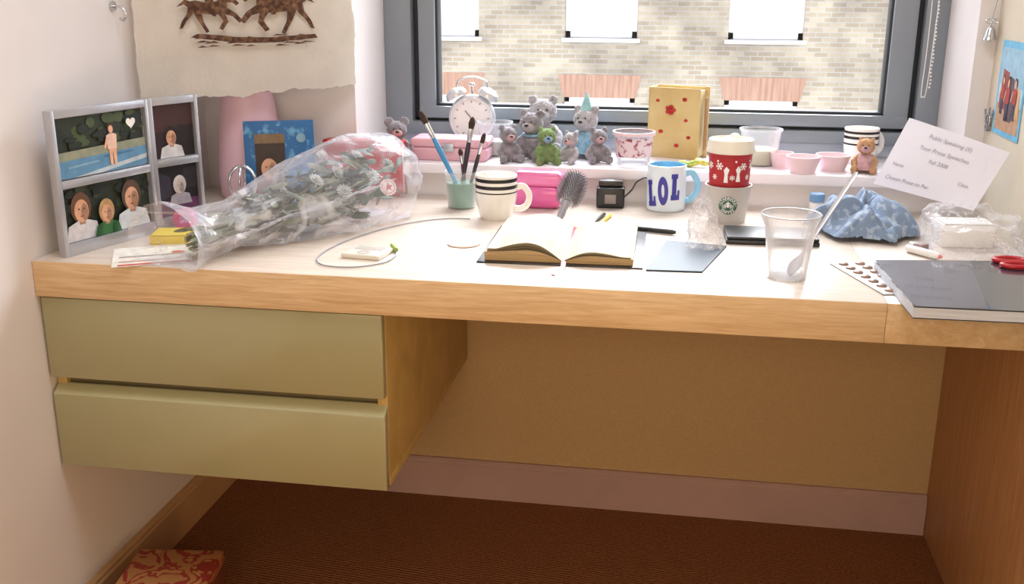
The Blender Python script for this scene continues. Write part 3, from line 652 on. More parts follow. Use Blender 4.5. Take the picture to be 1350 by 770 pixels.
brush('paintbrush.002','dark thin paintbrush leaning out of the jar',(.640,.566,bz),(.682,.575,H+.160),DKH)
brush('paintbrush.003','maroon-handled paintbrush standing in the jar',(.642,.588,bz),(.620,.614,H+.120),REDH)

# ------------------------------------------------------------------ magenta case
mc=thing('round_case','low rounded plain magenta plastic case','case',(.793,.605,H),rz=-.05)
add('housing',rrbox(.108,.048,.046,.022,.008),MAGENTA,parent=mc)
add('lid',xf(rrbox(.108,.032,.046,.015,.008),T(0,0,.0465)),M('magenta_lid',C(216,110,162),.3,coat=.4),parent=mc)

# ------------------------------------------------------------------ hair brush
hb=thing('hairbrush','round grey-bristled hairbrush tilted up beside the diary','hairbrush',(.868,.468,H+.0395),rot=(radians(40),0,-.30))
R1=.014
add('barrel',xf(lathe([(0,0),(R1,.001),(R1,.068),(R1*.6,.073),(0,.073)],24),RX(-pi/2)),M('barrel_silver',C(170,172,180),.35,metal=.5),parent=hb)
mes=[]
for j in range(15):
    rb_=.031-.006*abs(j-7)/7
    for k in range(22):
        an=2*pi*(k+.5*(j%2))/22; yv=.003+j*.0046; dx,dz=cos(an),sin(an)
        mes.append(sweep([(R1*dx,yv,R1*dz),(rb_*dx,yv,rb_*dz)],[.0009,.0005],4))
add('bristles',join(mes),M('bristle_grey',C(112,108,116),.6),parent=hb)
add('handle',xf(lathe([(0,-.048),(.006,-.046),(.0078,-.03),(.007,-.012),(.011,0),(0,0)],20),RX(-pi/2)),M('brush_handle',C(150,150,160),.3,coat=.3),parent=hb)

# ------------------------------------------------------------------ charger + cable
ch=thing('charger_dock','small black charging dock with grey screen','charger',(.945,.632,H),rz=.05)
add('dock_body',box(-.030,.030,-.018,.022,0,.044,.005,3),BLACK,parent=ch)
add('dock_top',box(-.026,.026,-.008,.020,.0442,.058,.004,3),M('dock_dark',C(44,36,38),.3),parent=ch)
add('screen',box(-.012,.012,-.0195,-.0182,.010,.030,.001),M('screen_grey',C(130,120,120),.3),parent=ch)
add('cable',sweep(smoothpts([(.029,.01,.02),(.045,.02,.035),(.055,.030,.05),(.075,.036,.058),(.085,.030,.045)],8),.0016,8),BLACK,parent=ch)

# ------------------------------------------------------------------ open book
ob=thing('open_diary','open cream-paged diary with dark cover and red ribbon','book',(.900,.135,H),rz=.02)
TL_,TR_=.020,.014
def ptop(u,th): return th*(.08+.92*sin(min(1,u*2.0)*pi/2))*(1-.42*max(0,u-.25)) + .001
def pageblock(w,th,d,sgn):
    n=28;V=[];F=[];I=[]
    prof=[(sgn*w*k/n,ptop(k/n,th)) for k in range(n+1)]
    for yv in (0,d):
        for x,z in prof: V.append((x,yv,z+.0035))
        for x,z in prof: V.append((x,yv,.0035))
    m=n+1
    for k in range(n):
        F.append([k,k+1,2*m+k+1,2*m+k]); I.append(0)
        F.append([m+k,m+k+1,k+1,k]); I.append(1)
        F.append([2*m+k,2*m+k+1,3*m+k+1,3*m+k]); I.append(1)
    F.append([n,m+n,3*m+n,2*m+n]); I.append(1)
    return mk(V,F,I,True,50)
def leaf(w,th,d,sgn,lift,curl):
    n=24;V=[];F=[]
    for yv,tw in ((0,1.0),(d*.5,.85),(d,.7)):
        for k in range(n+1):
            u=k/n; V.append((sgn*w*u*(1-.06*lift*10),yv,ptop(u,th)+.0040+lift*tw*(sin(min(1,u*1.15)*pi))+curl*tw*u*u))
    for j in range(2):
        for k in range(n): q=j*(n+1)+k; F.append([q,q+1,q+n+2,q+n+1])
    return mk(V,F,None,True,80)
LEAFM=translucent(M('page_leaf',C(206,192,162),.7,var=.03,vs=20,spec=.2),.12,C(214,200,170))
add('page_block',pageblock(.134,TL_,.258,-1),[CREAMP,PAGEEDGE],parent=ob)
add('page_block',pageblock(.120,TR_,.250,1),[CREAMP,PAGEEDGE],parent=ob)
for l_,c_ in ((.004,.002),(.008,.004),(.012,.006)): add('page',leaf(.131,TL_,.255,-1,l_,c_),LEAFM,parent=ob)
for l_,c_ in ((.003,.002),(.006,.003)): add('page',leaf(.117,TR_,.247,1,l_,c_),LEAFM,parent=ob)
LN=M('handwriting_grey',C(132,118,104),.8)
mes=[]; random.seed(5)
for k in range(11):
    y0=.035+k*.019; xx=.022; tw=1-.3*(y0/.255)
    while xx<.100:
        wl=.006+.010*random.random(); u0=xx/.131; u1=(xx+wl)/.131
        z0=ptop(u0,TL_)+.0048+tw*(.012*sin(min(1,u0*1.15)*pi)+.006*u0*u0); z1=ptop(u1,TL_)+.0048+tw*(.012*sin(min(1,u1*1.15)*pi)+.006*u1*u1)
        s_=-.928
        mes.append(mk([(s_*xx,y0,z0),(s_*(xx+wl),y0,z1),(s_*(xx+wl),y0+.0014,z1),(s_*xx,y0+.0014,z0)],[[3,2,1,0]],None,False)); xx+=wl+.004
add('handwriting',join(mes),LN,parent=ob)
add('cover',join([box(-.147,-.004,-.009,.267,0,.003,.001),box(-.004,.137,-.009,.262,0,.003,.001)]),M('cover_dark',C(36,32,36),.4,coat=.2),parent=ob)
add('ribbon',sweep([(.0,.255,.0075),(.002,.15,.0075),(.002,.03,.0075),(.003,-.008,.0065),(.003,-.016,.0025),(.0,-.042,.0016),(-.008,-.070,.0012)],.0042,6,flat=.25),RED,parent=ob)
add('clipboard',xf(mk([(.990,.130,0),(1.083,.135,0),(1.128,.322,0),(1.020,.345,0),(.990,.130,.003),(1.083,.135,.003),(1.128,.322,.003),(1.020,.345,.003)],[[0,3,2,1],[4,5,6,7],[0,1,5,4],[1,2,6,5],[2,3,7,6],[3,0,4,7]],None,False),T(.052,-.010,H)),M('board_slate',C(58,70,84),.5,var=.05,vs=10,spec=.3),label='thin dark slate notebook tucked by the open diary',cat='notebook')
def pen(name,label,p0,p1,r,m,tip=None,cat='pen'):
    v=Vector(p1)-Vector(p0); t=thing(name,label,cat,p0); t.rotation_mode='QUATERNION'; t.rotation_quaternion=v.to_track_quat('Z','Y'); L_=v.length
    add('barrel',lathe([(0,0),(r*.8,.001),(r,.004),(r,L_-.014),(r*.6,L_-.006),(0,L_-.006)],16),m,parent=t)
    add('tip',lathe([(r*.55,L_-.0062),(r*.2,L_),(0,L_)],12),tip or CHROME,parent=t); return t
pen('pen','slim black pen lying behind the diary',(.965,.424,H+.0055),(1.094,.390,H+.0055),.005,BLACK)
pen('pen.001','black and silver pen beside the hairbrush',(.940,.540,H+.004),(.922,.432,H+.004),.0038,BLACK)
pen('pencil','yellow pencil beside the hairbrush',(.953,.535,H+.004),(.936,.430,H+.004),.0036,M('pencil_yellow',C(226,190,60),.4),BLACK,cat='pencil')
pen('marker','white marker pen lying by the tray',(1.497,.335,H+.0075),(1.545,.275,H+.0075),.007,WGLZ,M('marker_tip',C(214,120,120),.4),cat='marker')

# ------------------------------------------------------------------ gadget, disc, cable
gd=thing('music_player','small square off-white media player lying flat','media player',(.555,.140,H),rz=-.12)
add('case',box(-.036,.036,-.032,.032,0,.009,.003,3),M('cream_plastic',C(226,218,206),.3,coat=.3),parent=gd)
add('display',box(-.026,.026,.004,.026,.0091,.0096,.0),M('display_grey',C(196,188,180),.2),parent=gd)
add('button_ring',xf(lathe([(.006,0),(.012,0),(.012,.0006),(.006,.0006)],32),T(0,-.014,.0091)),M('ring_grey',C(184,176,170),.4),parent=gd)
z_=H+.0022
cabp=[(.675,.452,z_),(.63,.445,z_),(.58,.41,z_),(.53,.34,z_),(.49,.24,z_),(.475,.15,z_),(.482,.085,z_),(.51,.052,z_),(.56,.052,z_),(.598,.085,z_),(.607,.13,z_),(.600,.168,z_)]
cbl=thing('earphone_cable','thin grey cable looping round the media player','cable',(0,0,0))
add('wire',sweep(smoothpts(cabp,8),.0012,8),M('cable_grey',C(136,138,144),.5),parent=cbl)
add('plug',sweep([(.600,.165,H+.005),(.588,.188,H+.005),(.580,.205,H+.005)],[.0042,.0042,.002],12),M('plug_green',C(140,170,70),.4),parent=cbl)
add('coaster',lathe([(0,0),(.030,0),(.031,.001),(.030,.003),(.026,.0025),(0,.0025)],40),M('coaster_pink',C(208,182,166),.4),loc=(.705,.248,H),label='small round pale pink disc on the desk',cat='coaster')

# ------------------------------------------------------------------ label card, sticky notes, tape
me,mats=flatart([([(0,0),(.115,.062),(.055,.195),(-.062,.118)],(236,232,222)),([(.006,.008),(.110,.064),(.106,.074),(.002,.018)],(200,84,70)),([(-.004,.030),(.07,.070),(.067,.076),(-.007,.036)],(212,150,130)),([(-.02,.06),(.06,.104),(.058,.110),(-.022,.066)],(170,150,140)),(ell(.06,.12,.012,.010),(214,120,100))])
for v in me.vertices: v.co.z+=.0006
add('paper_card',me,mats,loc=(.160,-.020,H+.0004),label='cream printed card with red lettering band',cat='card')
add('sticky_notes',xf(join([box(-.034,.034,-.03,.03,0,.016,.0008)]+[box(-.033+.001*k,.034,-.03,.0305,.0165+.0006*k,.017+.0006*k,0) for k in range(3)]),RZ(.25)),M('note_yellow',C(218,192,60),.7,var=.05,vs=20),loc=(.170,.178,H),label='small pad of yellow sticky notes',cat='sticky notes')
add('tape_roll',xf(lathe([(.009,0),(.021,0),(.022,.001),(.022,.017),(.021,.018),(.009,.018),(.009,0)],36),T(0,.009,.0225)@RX(pi/2)),MAGENTA,loc=(.155,.262,H),label='magenta roll of tape beside the photo frame',cat='tape')

# ------------------------------------------------------------------ bouquet
bq=thing('bouquet','bouquet of grey-green foliage and flowers in clear cellophane','bouquet',(.262,.035,H+.002),rz=atan2(.52,.25))
Lb=.545
axisz=lambda t:.038+.040*t
def rad(t):
    base=.043-.03*t if t<.2 else .037+.052*sin(min(1,(t-.2)/.62)*pi/2)
    return base
ST=M('stem_green',C(128,134,110),.7,col2=C(170,170,150),vs=30); LF=M('leaf_green',C(56,68,60),.7,col2=C(104,116,102),vs=40); LF2=M('leaf_pale',C(120,128,112),.7,col2=C(162,164,152),vs=40)
PET=M('petal_pale',C(186,188,186),.6,col2=C(150,156,154),vs=60,lo=.45,hi=.8); CEN=M('flower_centre',C(70,84,64),.8,var=.3,vs=100)
heads=[]
for k in range(11):
    an=radians(75+150*((k*5)%11)/10); t=.44+.44*((k*7)%11)/10; rr_=rad(t)*(.50+.26*((k*3)%4)/3)
    heads.append((t*Lb,rr_*cos(an)*1.05,axisz(t)+rr_*sin(an)*.80))
for k,hd in enumerate(heads):
    an=k*2.4; s0=(.02,.016*cos(an),.030+.014*sin(an)); mid=(hd[0]*.5,.014*cos(an),.042+.010*sin(an))
    add('stem',sweep(smoothpts([s0,mid,(hd[0]-.01,hd[1]*.7,hd[2]-.012),hd],6),[.0032]*19,8),ST,parent=bq)
petal=[]
for ring,(n_,ln,up) in enumerate(((13,.017,.35),(11,.014,.7),(8,.010,1.1))):
    for k in range(n_):
        an=2*pi*k/n_+ring*.2
        q=ball(.5,(0,0,0),(1,1,1),2); q.transform(RZ(an)@RY(-up)@T(ln*.5,0,0)@SC(ln,.0055,.002)); petal.append(q)
fl=join(petal); cn=ball(.0050,(0,0,.003),(1,1,.6),2)
for k,hd in enumerate(heads):
    dirv=Vector((-.1+.3*sin(k*3),-.55+hd[1]*4,.62+.2*cos(k*5))).normalized(); qt=dirv.to_track_quat('Z','Y')
    o=add('flower_head',fl,PET,parent=bq,loc=hd); o.rotation_mode='QUATERNION'; o.rotation_quaternion=qt
    add('flower_centre',cn,CEN,parent=o)
random.seed(11)
for nm,cnt,m,t0,t1,wd_,kk in (('foliage',240,LF,.28,.94,.013,.84),('foliage',130,LF2,.04,.75,.012,.84)):
    lv=[]
    for k in range(cnt):
        t=t0+(t1-t0)*random.random(); an=random.random()*2*pi; rr_=rad(t)*kk*sqrt(random.random())
        q=ball(.5,(0,0,0),(1,1,1),2); ln=.030+.025*random.random()
        q.transform(T(t*Lb,rr_*cos(an),max(.012,axisz(t)+rr_*sin(an)*.85))@RZ((random.random()-.5)*1.5)@RY((random.random()-.5)*1.0)@RX(random.random()*3)@SC(ln,wd_,.0018)); lv.append(q)
    add(nm,join(lv),m,parent=bq)
n1_,n2_=90,80;V=[];F=[]
for j in range(n1_+1):
    t=j/n1_*1.10-.07
    for k in range(n2_):
        an=2*pi*k/n2_; r0=rad(max(0,min(1,t)))*1.12; ca,sa=cos(an),sin(an)
        if t>.84: r0*=sqrt(max(.05,1-((t-.84)/.20)**2))
        if t<.06: r0*=1.0+.45*(.06-t)/.1
        r0*=1+.10*fbm(t*4+3,ca*1.2,sa*1.2)+.10*ridge(t*3.5+2,ca*1.8,sa*1.8)+.045*ridge(t*9,ca*3.5,sa*3.5)
        x=t*Lb+.010*fbm(ca*2,sa*2,t*3); zz=axisz(t)+r0*.90*sa
        V.append((x,r0*1.10*ca,max(.0005+.001*random.random(),zz)))
for j in range(n1_):
    for k in range(n2_): F.append([j*n2_+k,j*n2_+(k+1)%n2_,(j+1)*n2_+(k+1)%n2_,(j+1)*n2_+k])
add('cellophane_wrap',mk(V,F,None,True,40),WRAP,parent=bq)
V=[];F=[]; na,nb_=50,14
for j in range(na+1):
    t=j/na
    for i in range(nb_+1):
        u=i/nb_; V.append((t*Lb*.80+.02*u*fbm(t*3,2),-.02-.095*u*(.30+.65*t)+.014*fbm(t*8,u*4),max(.001,axisz(t)*.3+.09*u*(1-.5*u)*(.25+t)+.014*ridge(t*5,u*2.5,3)*u)))
for j in range(na):
    for i in range(nb_): q=nb_+1; F.append([j*q+i,j*q+i+1,(j+1)*q+i+1,(j+1)*q+i])
add('wrap_fold',mk(V,F,None,True,40),WRAP,parent=bq)
me,mats=flatart([(ell(0,0,.016,.016,32),(228,218,222)),(ell(0,0,.0135,.0135,32),(200,120,130)),(ell(0,0,.0118,.0118,32),(228,218,222)),(star(0,0,.0098),(196,108,120))],.0003)
o=add('round_sticker',me,mats,parent=bq,loc=(.400,-.112,.080)); o.rotation_mode='QUATERNION'; o.rotation_quaternion=Vector((-.45,-.75,.45)).to_track_quat('Z','Y')

# ------------------------------------------------------------------ tumbler + spoon
tb=thing('tumbler','clear disposable plastic tumbler on the desk','cup',(1.270,.120,H))
add('cup_wall',lathe([(0,.004),(.028,.004),(.030,0),(.0315,.004),(.040,.085),(.0455,.098),(.047,.102),(.0475,.106),(.046,.107),(.045,.103),(.0390,.086),(.0300,.008),(0,.006)],64),CLEARM,parent=tb)
add('rim',sweep([(.0468*cos(t),.0468*sin(t),.1065) for t in [2*pi*k/64 for k in range(64)]],.0011,8,True),M('rim_frost',C(190,192,200),.15,coat=.5),parent=tb)
sp=thing('plastic_spoon','white plastic spoon standing in the tumbler','spoon',(1.272,.105,H+.010))
v=Vector((1.388,.27,.902))-Vector((1.272,.105,.760)); sp.rotation_mode='QUATERNION'; sp.rotation_quaternion=v.to_track_quat('Z','Y')
Ls=v.length
V=[];F=[]
prof=[(0,.002),(.006,.008),(.012,.010),(.022,.012),(.034,.009),(.044,.004),(.06,.0034),(.12,.0038),(Ls-.01,.0052),(Ls,.003)]
for s_,w_ in prof:
    for i in range(7):
        u=(i-3)/3; V.append((u*w_,(u*u-1)*(.005 if s_<.04 else .0012),s_))
for j in range(len(prof)-1):
    for i in range(6): F.append([j*7+i,j*7+i+1,(j+1)*7+i+1,(j+1)*7+i])
me=mk(V,F,None,True,60); bm=bmesh.new(); bm.from_mesh(me); bmesh.ops.solidify(bm,geom=bm.faces[:],thickness=.0012); me=bm2me(bm,True,60)
add('spoon_body',me,M('spoon_white',C(196,194,200),.25,coat=.3),parent=sp)

bt_=thing('small_bottle','tiny white bottle with blue cap','bottle',(1.372,.625,H))
add('bottle_body',lathe([(0,0),(.014,0),(.015,.002),(.015,.026),(.011,.030),(0,.030)],32),WGLZ,parent=bt_)
add('cap',lathe([(0,.0302),(.0155,.0302),(.0155,.044),(.014,.046),(0,.046)],32),M('cap_blue',C(110,150,192),.35),parent=bt_)

dv=thing('folding_case','thin plain black case lying on the desk','case',(1.180,.335,H),rz=.03)
add('case_base',box(0,.168,0,.100,0,.008,.002),BLACK,parent=dv); add('case_lid',box(.001,.167,.002,.100,.0085,.014,.002),M('black_satin',C(20,20,23),.45),parent=dv)
NX_=34;V=[];F=[]
for j in range(NX_+1):
    w=j/NX_
    for k in range(40):
        an=2*pi*k/40; r0=(.030-.020*w)*(1+.35*ridge(cos(an)*1.6,sin(an)*1.6,w*2.5)+.25*fbm(cos(an)*3,sin(an)*3,w*5))
        V.append((r0*cos(an)-.012*w+.006*fbm(w*4,1),r0*sin(an)+.01*w,.001+.088*w+.010*fbm(cos(an)*2,sin(an)*2,4)*w))
for j in range(NX_):
    for k in range(40): F.append([j*40+k,j*40+(k+1)%40,(j+1)*40+(k+1)%40,(j+1)*40+k])
add('plastic_wrapper',mk(V,F,None,True,14),FILM('wrapper_film',.26,.5,wr=.3,ws=60,col=C(226,222,226),rough=.2),loc=(1.143,.308,H+.0005),label='crumpled clear plastic wrapper standing beside the cup',cat='wrapper')

# blue cloth: heap of soft overlapping rolls
NX=NY=130;V=[];F=[]
def rolls(u,w):
    a1=fbm(u*1.1,w*1.1,3)*1.3; a2=fbm(u*1.1,w*1.1,12)*1.3
    s=0
    for (ax,ay,fr_,ph_,am) in ((.9,.4,7,0,.30),(-.5,.9,8.5,1.3,.26),(.2,1.0,13,.4,.13),(1,-.3,15,2.2,.10)):
        s+=am*(abs(sin(.5*(fr_*(ax*(u+a1*.35)+ay*(w+a2*.35))+ph_))))**.8
    return s
for j in range(NY+1):
    for i in range(NX+1):
        u=(i/NX-.5)*2; w=(j/NY-.5)*2
        ed=1+.26*fbm(atan2(w,u)*1.5,2)+.08*fbm(atan2(w,u)*5,4)
        rr_=sqrt((u/.98)**2+(w/.98)**2); env=max(0,1-rr_**2.4)
        z=.002+.100*env**.55*(.22+.86*rolls(u,w))*(.88+.22*w)
        V.append((u*.104*ed+.022*fbm(u*2,w*2,7),w*.112*ed+.022*fbm(u*2,w*2,17),max(.0008,z)))
for j in range(NY):
    for i in range(NX):
        u=(i/NX-.5)*2; w=(j/NY-.5)*2
        if u*u+w*w>.95: continue
        k=j*(NX+1)+i; F.append([k,k+1,k+NX+2,k+NX+1])
me=mk(V,F,None,True,180)
bm=bmesh.new(); bm.from_mesh(me); bmesh.ops.delete(bm,geom=[v_ for v_ in bm.verts if not v_.link_faces],context='VERTS')
for _ in range(2): bmesh.ops.smooth_vert(bm,verts=bm.verts[:],factor=.5,use_axis_x=True,use_axis_y=True,use_axis_z=True)
for v_ in bm.verts: v_.co.z=max(v_.co.z,.0008)
me=bm2me(bm,True,180)
add('cloth',me,M('cloth_blue',C(120,140,166),.95,col2=C(160,174,194),vs=70,lo=.52,hi=.60,bump=.4,bs=700,sheen=.15),loc=(1.443,.485,H),label='crumpled pale blue patterned cloth heaped on the desk',cat='cloth')

ct=thing('carton','small white carton inside a clear plastic bag','box',(1.566,.378,H),rz=.08)
add('carton_body',box(0,.092,0,.060,0,.042,.002),WHITE,parent=ct); add('flap',box(.002,.090,.002,.058,.0425,.045,.001),WHITE,parent=ct)
bm=bmesh.new(); bmesh.ops.create_icosphere(bm,subdivisions=6,radius=1)
for v in bm.verts:
    n_=v.co.normalized(); k=1+.40*noise.noise(n_*1.8+Vector((4,0,0)))+.24*ridge(*(n_*2.0))+.10*ridge(*(n_*4.5))
    v.co=Vector((max(-.070,min(.090,n_.x*k*.088)),n_.y*k*.082,max(.0006,n_.z*k*.041+.022)))
add('plastic_bag',bm2me(bm,True,28),BAGF,loc=(1.607,.385,H),label='loose crinkled clear plastic bag around a carton',cat='plastic bag')

def quadpaper(c):
    BL,BR,TR,TL=[Vector(q) for q in c]; n=20;V=[];F=[]
    nrm=(BR-BL).cross(TL-BL).normalized()
    for j in range(n+1):
        for i in range(n+1):
            u,w=i/n,j/n; pnt=(BL*(1-u)+BR*u)*(1-w)+(TL*(1-u)+TR*u)*w
            pnt+=nrm*(.006*sin(u*3.1)*sin(w*2.2)); V.append(pnt)
    for j in range(n):
        for i in range(n): k=j*(n+1)+i; F.append([k,k+1,k+n+2,k+n+1])
    return BL,BR,TR,TL,nrm,mk(V,F)
BLc,BRc,TRc,TLc,nrm,pm=quadpaper([(1.471,.57,.830),(1.625,.42,.812),(1.680,.442,.917),(1.531,.60,.958)])
ph=thing('handout_sheet','white printed handout sheet propped on the clutter','paper',tuple(BLc))
add('paper',xf(pm,Matrix.Translation(-BLc)),M('paper_bright',C(226,224,234),.6,var=.015,vs=12),parent=ph)
INKG=M('toner',C(142,140,156),.7)
def ptext(s,u,w,size):
    me=textmesh(s,1.0,.0,-.006,sub=1)
    for v in me.vertices:
        uu=u+v.co.x*size/.22; ww=w+v.co.y*size/.14
        q=(BLc*(1-uu)+BRc*uu)*(1-ww)+(TLc*(1-uu)+TRc*uu)*ww+nrm*(.0010+.006*sin(uu*3.1)*sin(ww*2.2)); v.co=q-BLc
    me.update(); add('printed_text',me,INKG,parent=ph)
ptext('Public Speaking (II)',.50,.84,.0125); ptext('Your Prose Speeches',.50,.66,.0125); ptext('Fall 2008',.50,.50,.0115)
ptext('Name',.14,.34,.0105); ptext('Class',.80,.32,.0105); ptext('Chosen Prose to Per',.30,.14,.0115)

tr_=thing('paint_palette','flat silver-white card with two rows of round pods','palette',(1.350,.222,H),rz=radians(-72))
add('tray_base',box(0,.19,0,.070,0,.003,.001),M('tray_grey',C(186,184,184),.4,metal=.2),parent=tr_)
well=lathe([(.0085,0),(.0078,.0022),(.005,.0034),(0,.0038)],28,80)
WL=M('well_brown',C(146,118,102),.35,var=.1,vs=40)
for i in range(7):
    for j in range(2): add('well',well,WL,parent=tr_,loc=(.016+i*.0265,.018+j*.030,.003))

fo=thing('ring_folder','dark slate glossy folder with pale page edges','folder',(1.430,-.070,H+.0002),rz=0)
def slab(ins,z0,z1,ext=0):
    q=[(ins,ins-ext),(.252-ins,.004+ins-ext),(.258-ins,.300-ins),(-.012+ins,.262-ins)]
    V=[(a_[0],a_[1],z0) for a_ in q]+[(a_[0],a_[1],z1) for a_ in q]
    return mk(V,[[0,3,2,1],[4,5,6,7],[0,1,5,4],[1,2,6,5],[2,3,7,6],[3,0,4,7]],None,False)
add('back_cover',slab(0,0,.0015),DKSLATE,parent=fo)
add('page_block',slab(.0002,.0016,.0165),M('page_edges_grey',C(206,212,224),.5,var=.15,vs=10,stretch=(1,1,120)),parent=fo)
add('front_cover',slab(0,.0167,.0187),DKSLATE,parent=fo)

sc=thing('scissors','red-handled scissors lying on the dark folder','scissors',(1.634,.195,H+.0235),rz=.1)
for q in (-1,1):
    add('handle',sweep([(.022+.020*cos(t)*1.2-.02,q*.017+.013*sin(t),0) for t in [2*pi*k/24 for k in range(24)]],.0042,8,True),RED,parent=sc)
    add('blade',mk([(.024,q*.006-.004,-.001),(.060,-q*.006,-.001),(.024,q*.006+.004,-.001),(.024,q*.006-.004,.001),(.060,-q*.006,.001),(.024,q*.006+.004,.001)],[[0,2,1],[3,4,5],[0,1,4,3],[1,2,5,4],[2,0,3,5]],None,False),CHROME,parent=sc)
er=thing('eraser','small white and grey eraser','eraser',(1.505,.364,H),rz=-.9)
add('rubber',box(0,.030,0,.018,0,.012,.003,3),WGLZ,parent=er); add('sleeve',box(.012,.031,-.0006,.0186,-.0,.0126,.001),M('sleeve_grey',C(160,140,140),.5),parent=er)

pw_=thing('postcard','glossy blue-bordered postcard fixed to the wall','postcard',(WR-.0005,.640,.930),rz=-pi/2)
pl=[(rect(0,0,.168,.178),(110,184,222)),(rect(.010,.010,.158,.165),(186,206,216)),(rect(.010,.010,.158,.06),(190,150,120)),(rect(.010,.095,.158,.165),(150,190,214)),([(.02,.05),(.06,.05),(.07,.12),(.03,.125)],(150,70,60)),([(.07,.03),(.11,.03),(.105,.11),(.075,.115)],(90,70,80)),([(.115,.04),(.15,.04),(.148,.09),(.12,.10)],(210,170,130))]
for x_,y_,s_ in ((.04,.04,.08),(.075,.03,.09),(.12,.035,.085)): pl+=person(x_,y_,s_,top=(170,60,60),legs=(60,60,90))
me,mats=flatart(pl,.0001)
add('picture',xf(me,T(0,-.0012,0)@RX(pi/2)),mats,parent=pw_)
add('card_backing',box(0,.168,-.001,0,0,.178,0),M('card_blue',C(90,180,226),.3,coat=.3),parent=pw_)
be=thing('bell_ornament','silver bell ornament hanging from a nail','ornament',(WR-.018,.680,1.105))
add('bell_cup',lathe([(.013,0),(.0135,.001),(.0105,.008),(.008,.020),(.004,.026),(0,.027)],32),CHROME,parent=be)
add('clapper',ball(.003,(0,0,-.001),(1,1,1),2),CHROME,parent=be)
add('cord',sweep([(0,0,.026),(.001,0,.05),(.006,0,.085),(.0175,0,.10)],.0012,6),CHROME,parent=be)
add('bow',join([sweep([(.006*cos(t)+q*.006,0,.036+.004*sin(t)) for t in [2*pi*k/16 for k in range(16)]],.0012,6,True) for q in (-1,1)]),CHROME,parent=be)
ky=thing('key_bunch','small bunch of grey keys hanging on the wall','keys',(WR-.006,.660,.950))
add('nail',xf(lathe([(0,0),(.0015,0),(.0015,.010),(.003,.010),(.003,.011),(0,.011)],12),T(.006,0,.010)@RY(-pi/2)),CHROME,parent=ky)
add('key_ring',sweep([(0,.012*cos(t),.012*sin(t)) for t in [2*pi*k/20 for k in range(20)]],.0012,6,True),CHROME,parent=ky)
KG=M('key_grey',C(150,152,160),.4,metal=.6)
for k,an in enumerate((-.6,0,.5)):
    me=join([lathe([(.003,0),(.009,0),(.009,.002),(.003,.002),(.003,0)],20),box(-.002,.002,-.040,-.008,0,.002,0),box(.002,.006,-.038,-.034,0,.002,0),box(.002,.005,-.031,-.027,0,.002,0)])
    me.transform(T(.0022*k-.003,0,-.014)@RX(an)@RY(pi/2)@RZ(-pi/2)); add('key',me,KG,parent=ky)
hk=thing('wall_hook','small chrome hook screwed to the wall','hook',(.001,.345,1.165))
add('plate',xf(lathe([(0,0),(.010,0),(.010,.003),(0,.004)],24),RY(pi/2)),CHROME,parent=hk)
add('hook_arm',sweep(smoothpts([(.003,0,0),(.018,0,-.002),(.026,0,-.014),(.02,0,-.026),(.012,0,-.022)],6),.0025,8),CHROME,parent=hk)
cbd=thing('blind_chain','white beaded pull chain hanging beside the window','blind chain',(1.630,.915,1.0))
add('bead_chain',join([sweep(smoothpts([(0,0,.9),(.002,0,.4),(-.002,0,.1),(-.006,0,-.02),(-.012,0,-.03),(-.016,0,-.02),(-.014,0,.1),(-.016,0,.4),(-.014,0,.9)],8),.0010,6)]+[ball(.0028,(.001*sin(k),0,-.01+k*.008),(1,1,1),1) for k in range(60)]),WGLZ,parent=cbd)

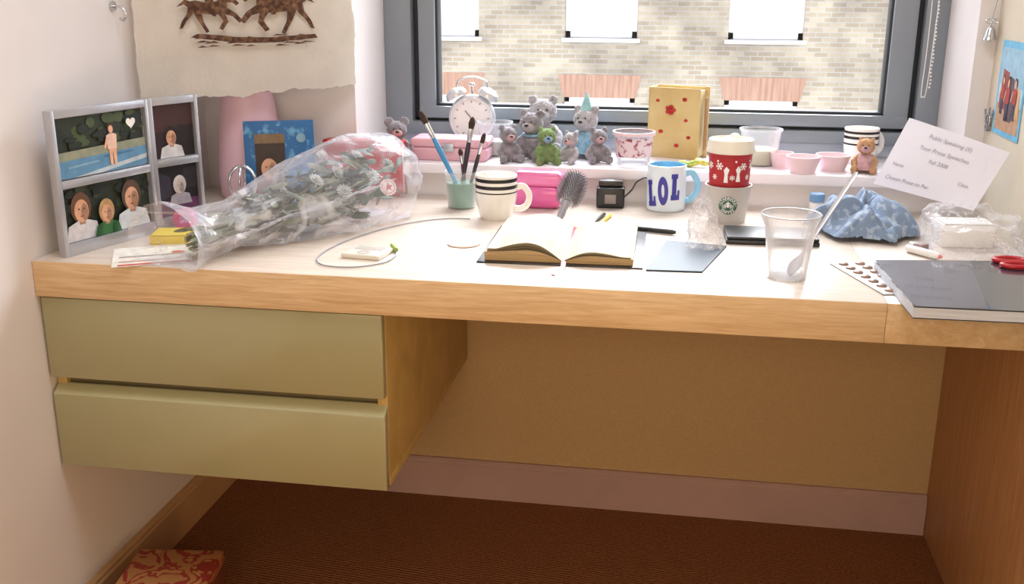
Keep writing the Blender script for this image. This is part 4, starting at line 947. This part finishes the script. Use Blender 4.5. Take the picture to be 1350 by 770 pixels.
pb=thing('patterned_box','fabric box with tan ground and red damask motif','box',(.092,-.075,0),rz=radians(8))
DAM,nt,bs_=newmat('damask'); L=nt.links.new
tc=nt.nodes.new('ShaderNodeTexCoord'); n_=nt.nodes.new('ShaderNodeTexNoise'); n_.inputs['Scale'].default_value=12; n_.inputs['Detail'].default_value=2; n_.inputs['Distortion'].default_value=2.5; L(tc.outputs['Object'],n_.inputs[0])
r_=nt.nodes.new('ShaderNodeValToRGB'); r_.color_ramp.interpolation='CONSTANT'; r_.color_ramp.elements[0].color=C(176,122,74); r_.color_ramp.elements[1].position=.47; r_.color_ramp.elements[1].color=C(150,48,36)
e=r_.color_ramp.elements.new(.58); e.color=C(184,132,80)
L(n_.outputs[0],r_.inputs[0]); L(r_.outputs[0],bs_.inputs['Base Color']); bs_.inputs['Roughness'].default_value=.7
add('box_base',box(0,.165,0,.21,0,.095,.003),M('box_brown',C(120,64,36),.6),parent=pb)
add('lid',box(-.003,.168,-.003,.213,.0955,.122,.004),DAM,parent=pb)

# ------------------------------------------------------------------ lighting
wd=bpy.data.worlds.new('world'); S.world=wd; wd.use_nodes=True; bg=wd.node_tree.nodes['Background']; bg.inputs[0].default_value=(.93,.96,1,1); bg.inputs[1].default_value=2.9
def light(name,kind,loc,rot,e,col,**k):
    l=bpy.data.lights.new(name,kind); l.energy=e; l.color=col
    for a_,b_ in k.items(): setattr(l,a_,b_)
    o=bpy.data.objects.new(name,l); o.location=loc; o.rotation_euler=rot; S.collection.objects.link(o); return o
sun=light('sun','SUN',(0,5,6),(0,0,0),15.0,(.92,.96,1),angle=radians(60))
sun.rotation_mode='QUATERNION'; sun.rotation_quaternion=Vector((-.10,-.75,-.66)).to_track_quat('-Z','Y')
rl=light('room_lamp','AREA',(1.0,-2.7,1.35),(0,0,0),20,(1,.80,.54),shape='RECTANGLE',size=1.2,size_y=1.0)
rl.rotation_mode='QUATERNION'; rl.rotation_quaternion=(Vector((.9,.4,.40))-Vector((1.0,-2.7,1.35))).to_track_quat('-Z','Y')
cl=light('cool_top_fill','AREA',(.85,-.35,2.36),(0,0,0),13,(.91,.95,1),shape='DISK',size=.8)  # added cool fill to whiten desk top and upper walls, no real fixture
fl_=light('warm_wall_fill','AREA',(1.25,-1.0,.30),(0,0,0),3.6,(1,.60,.28),shape='DISK',size=.35)  # added unseen fill warming the lower left wall, no lamp stands here
fl_.rotation_mode='QUATERNION'; fl_.rotation_quaternion=(Vector((0,-.02,.22))-Vector((1.25,-1.0,.30))).to_track_quat('-Z','Y')
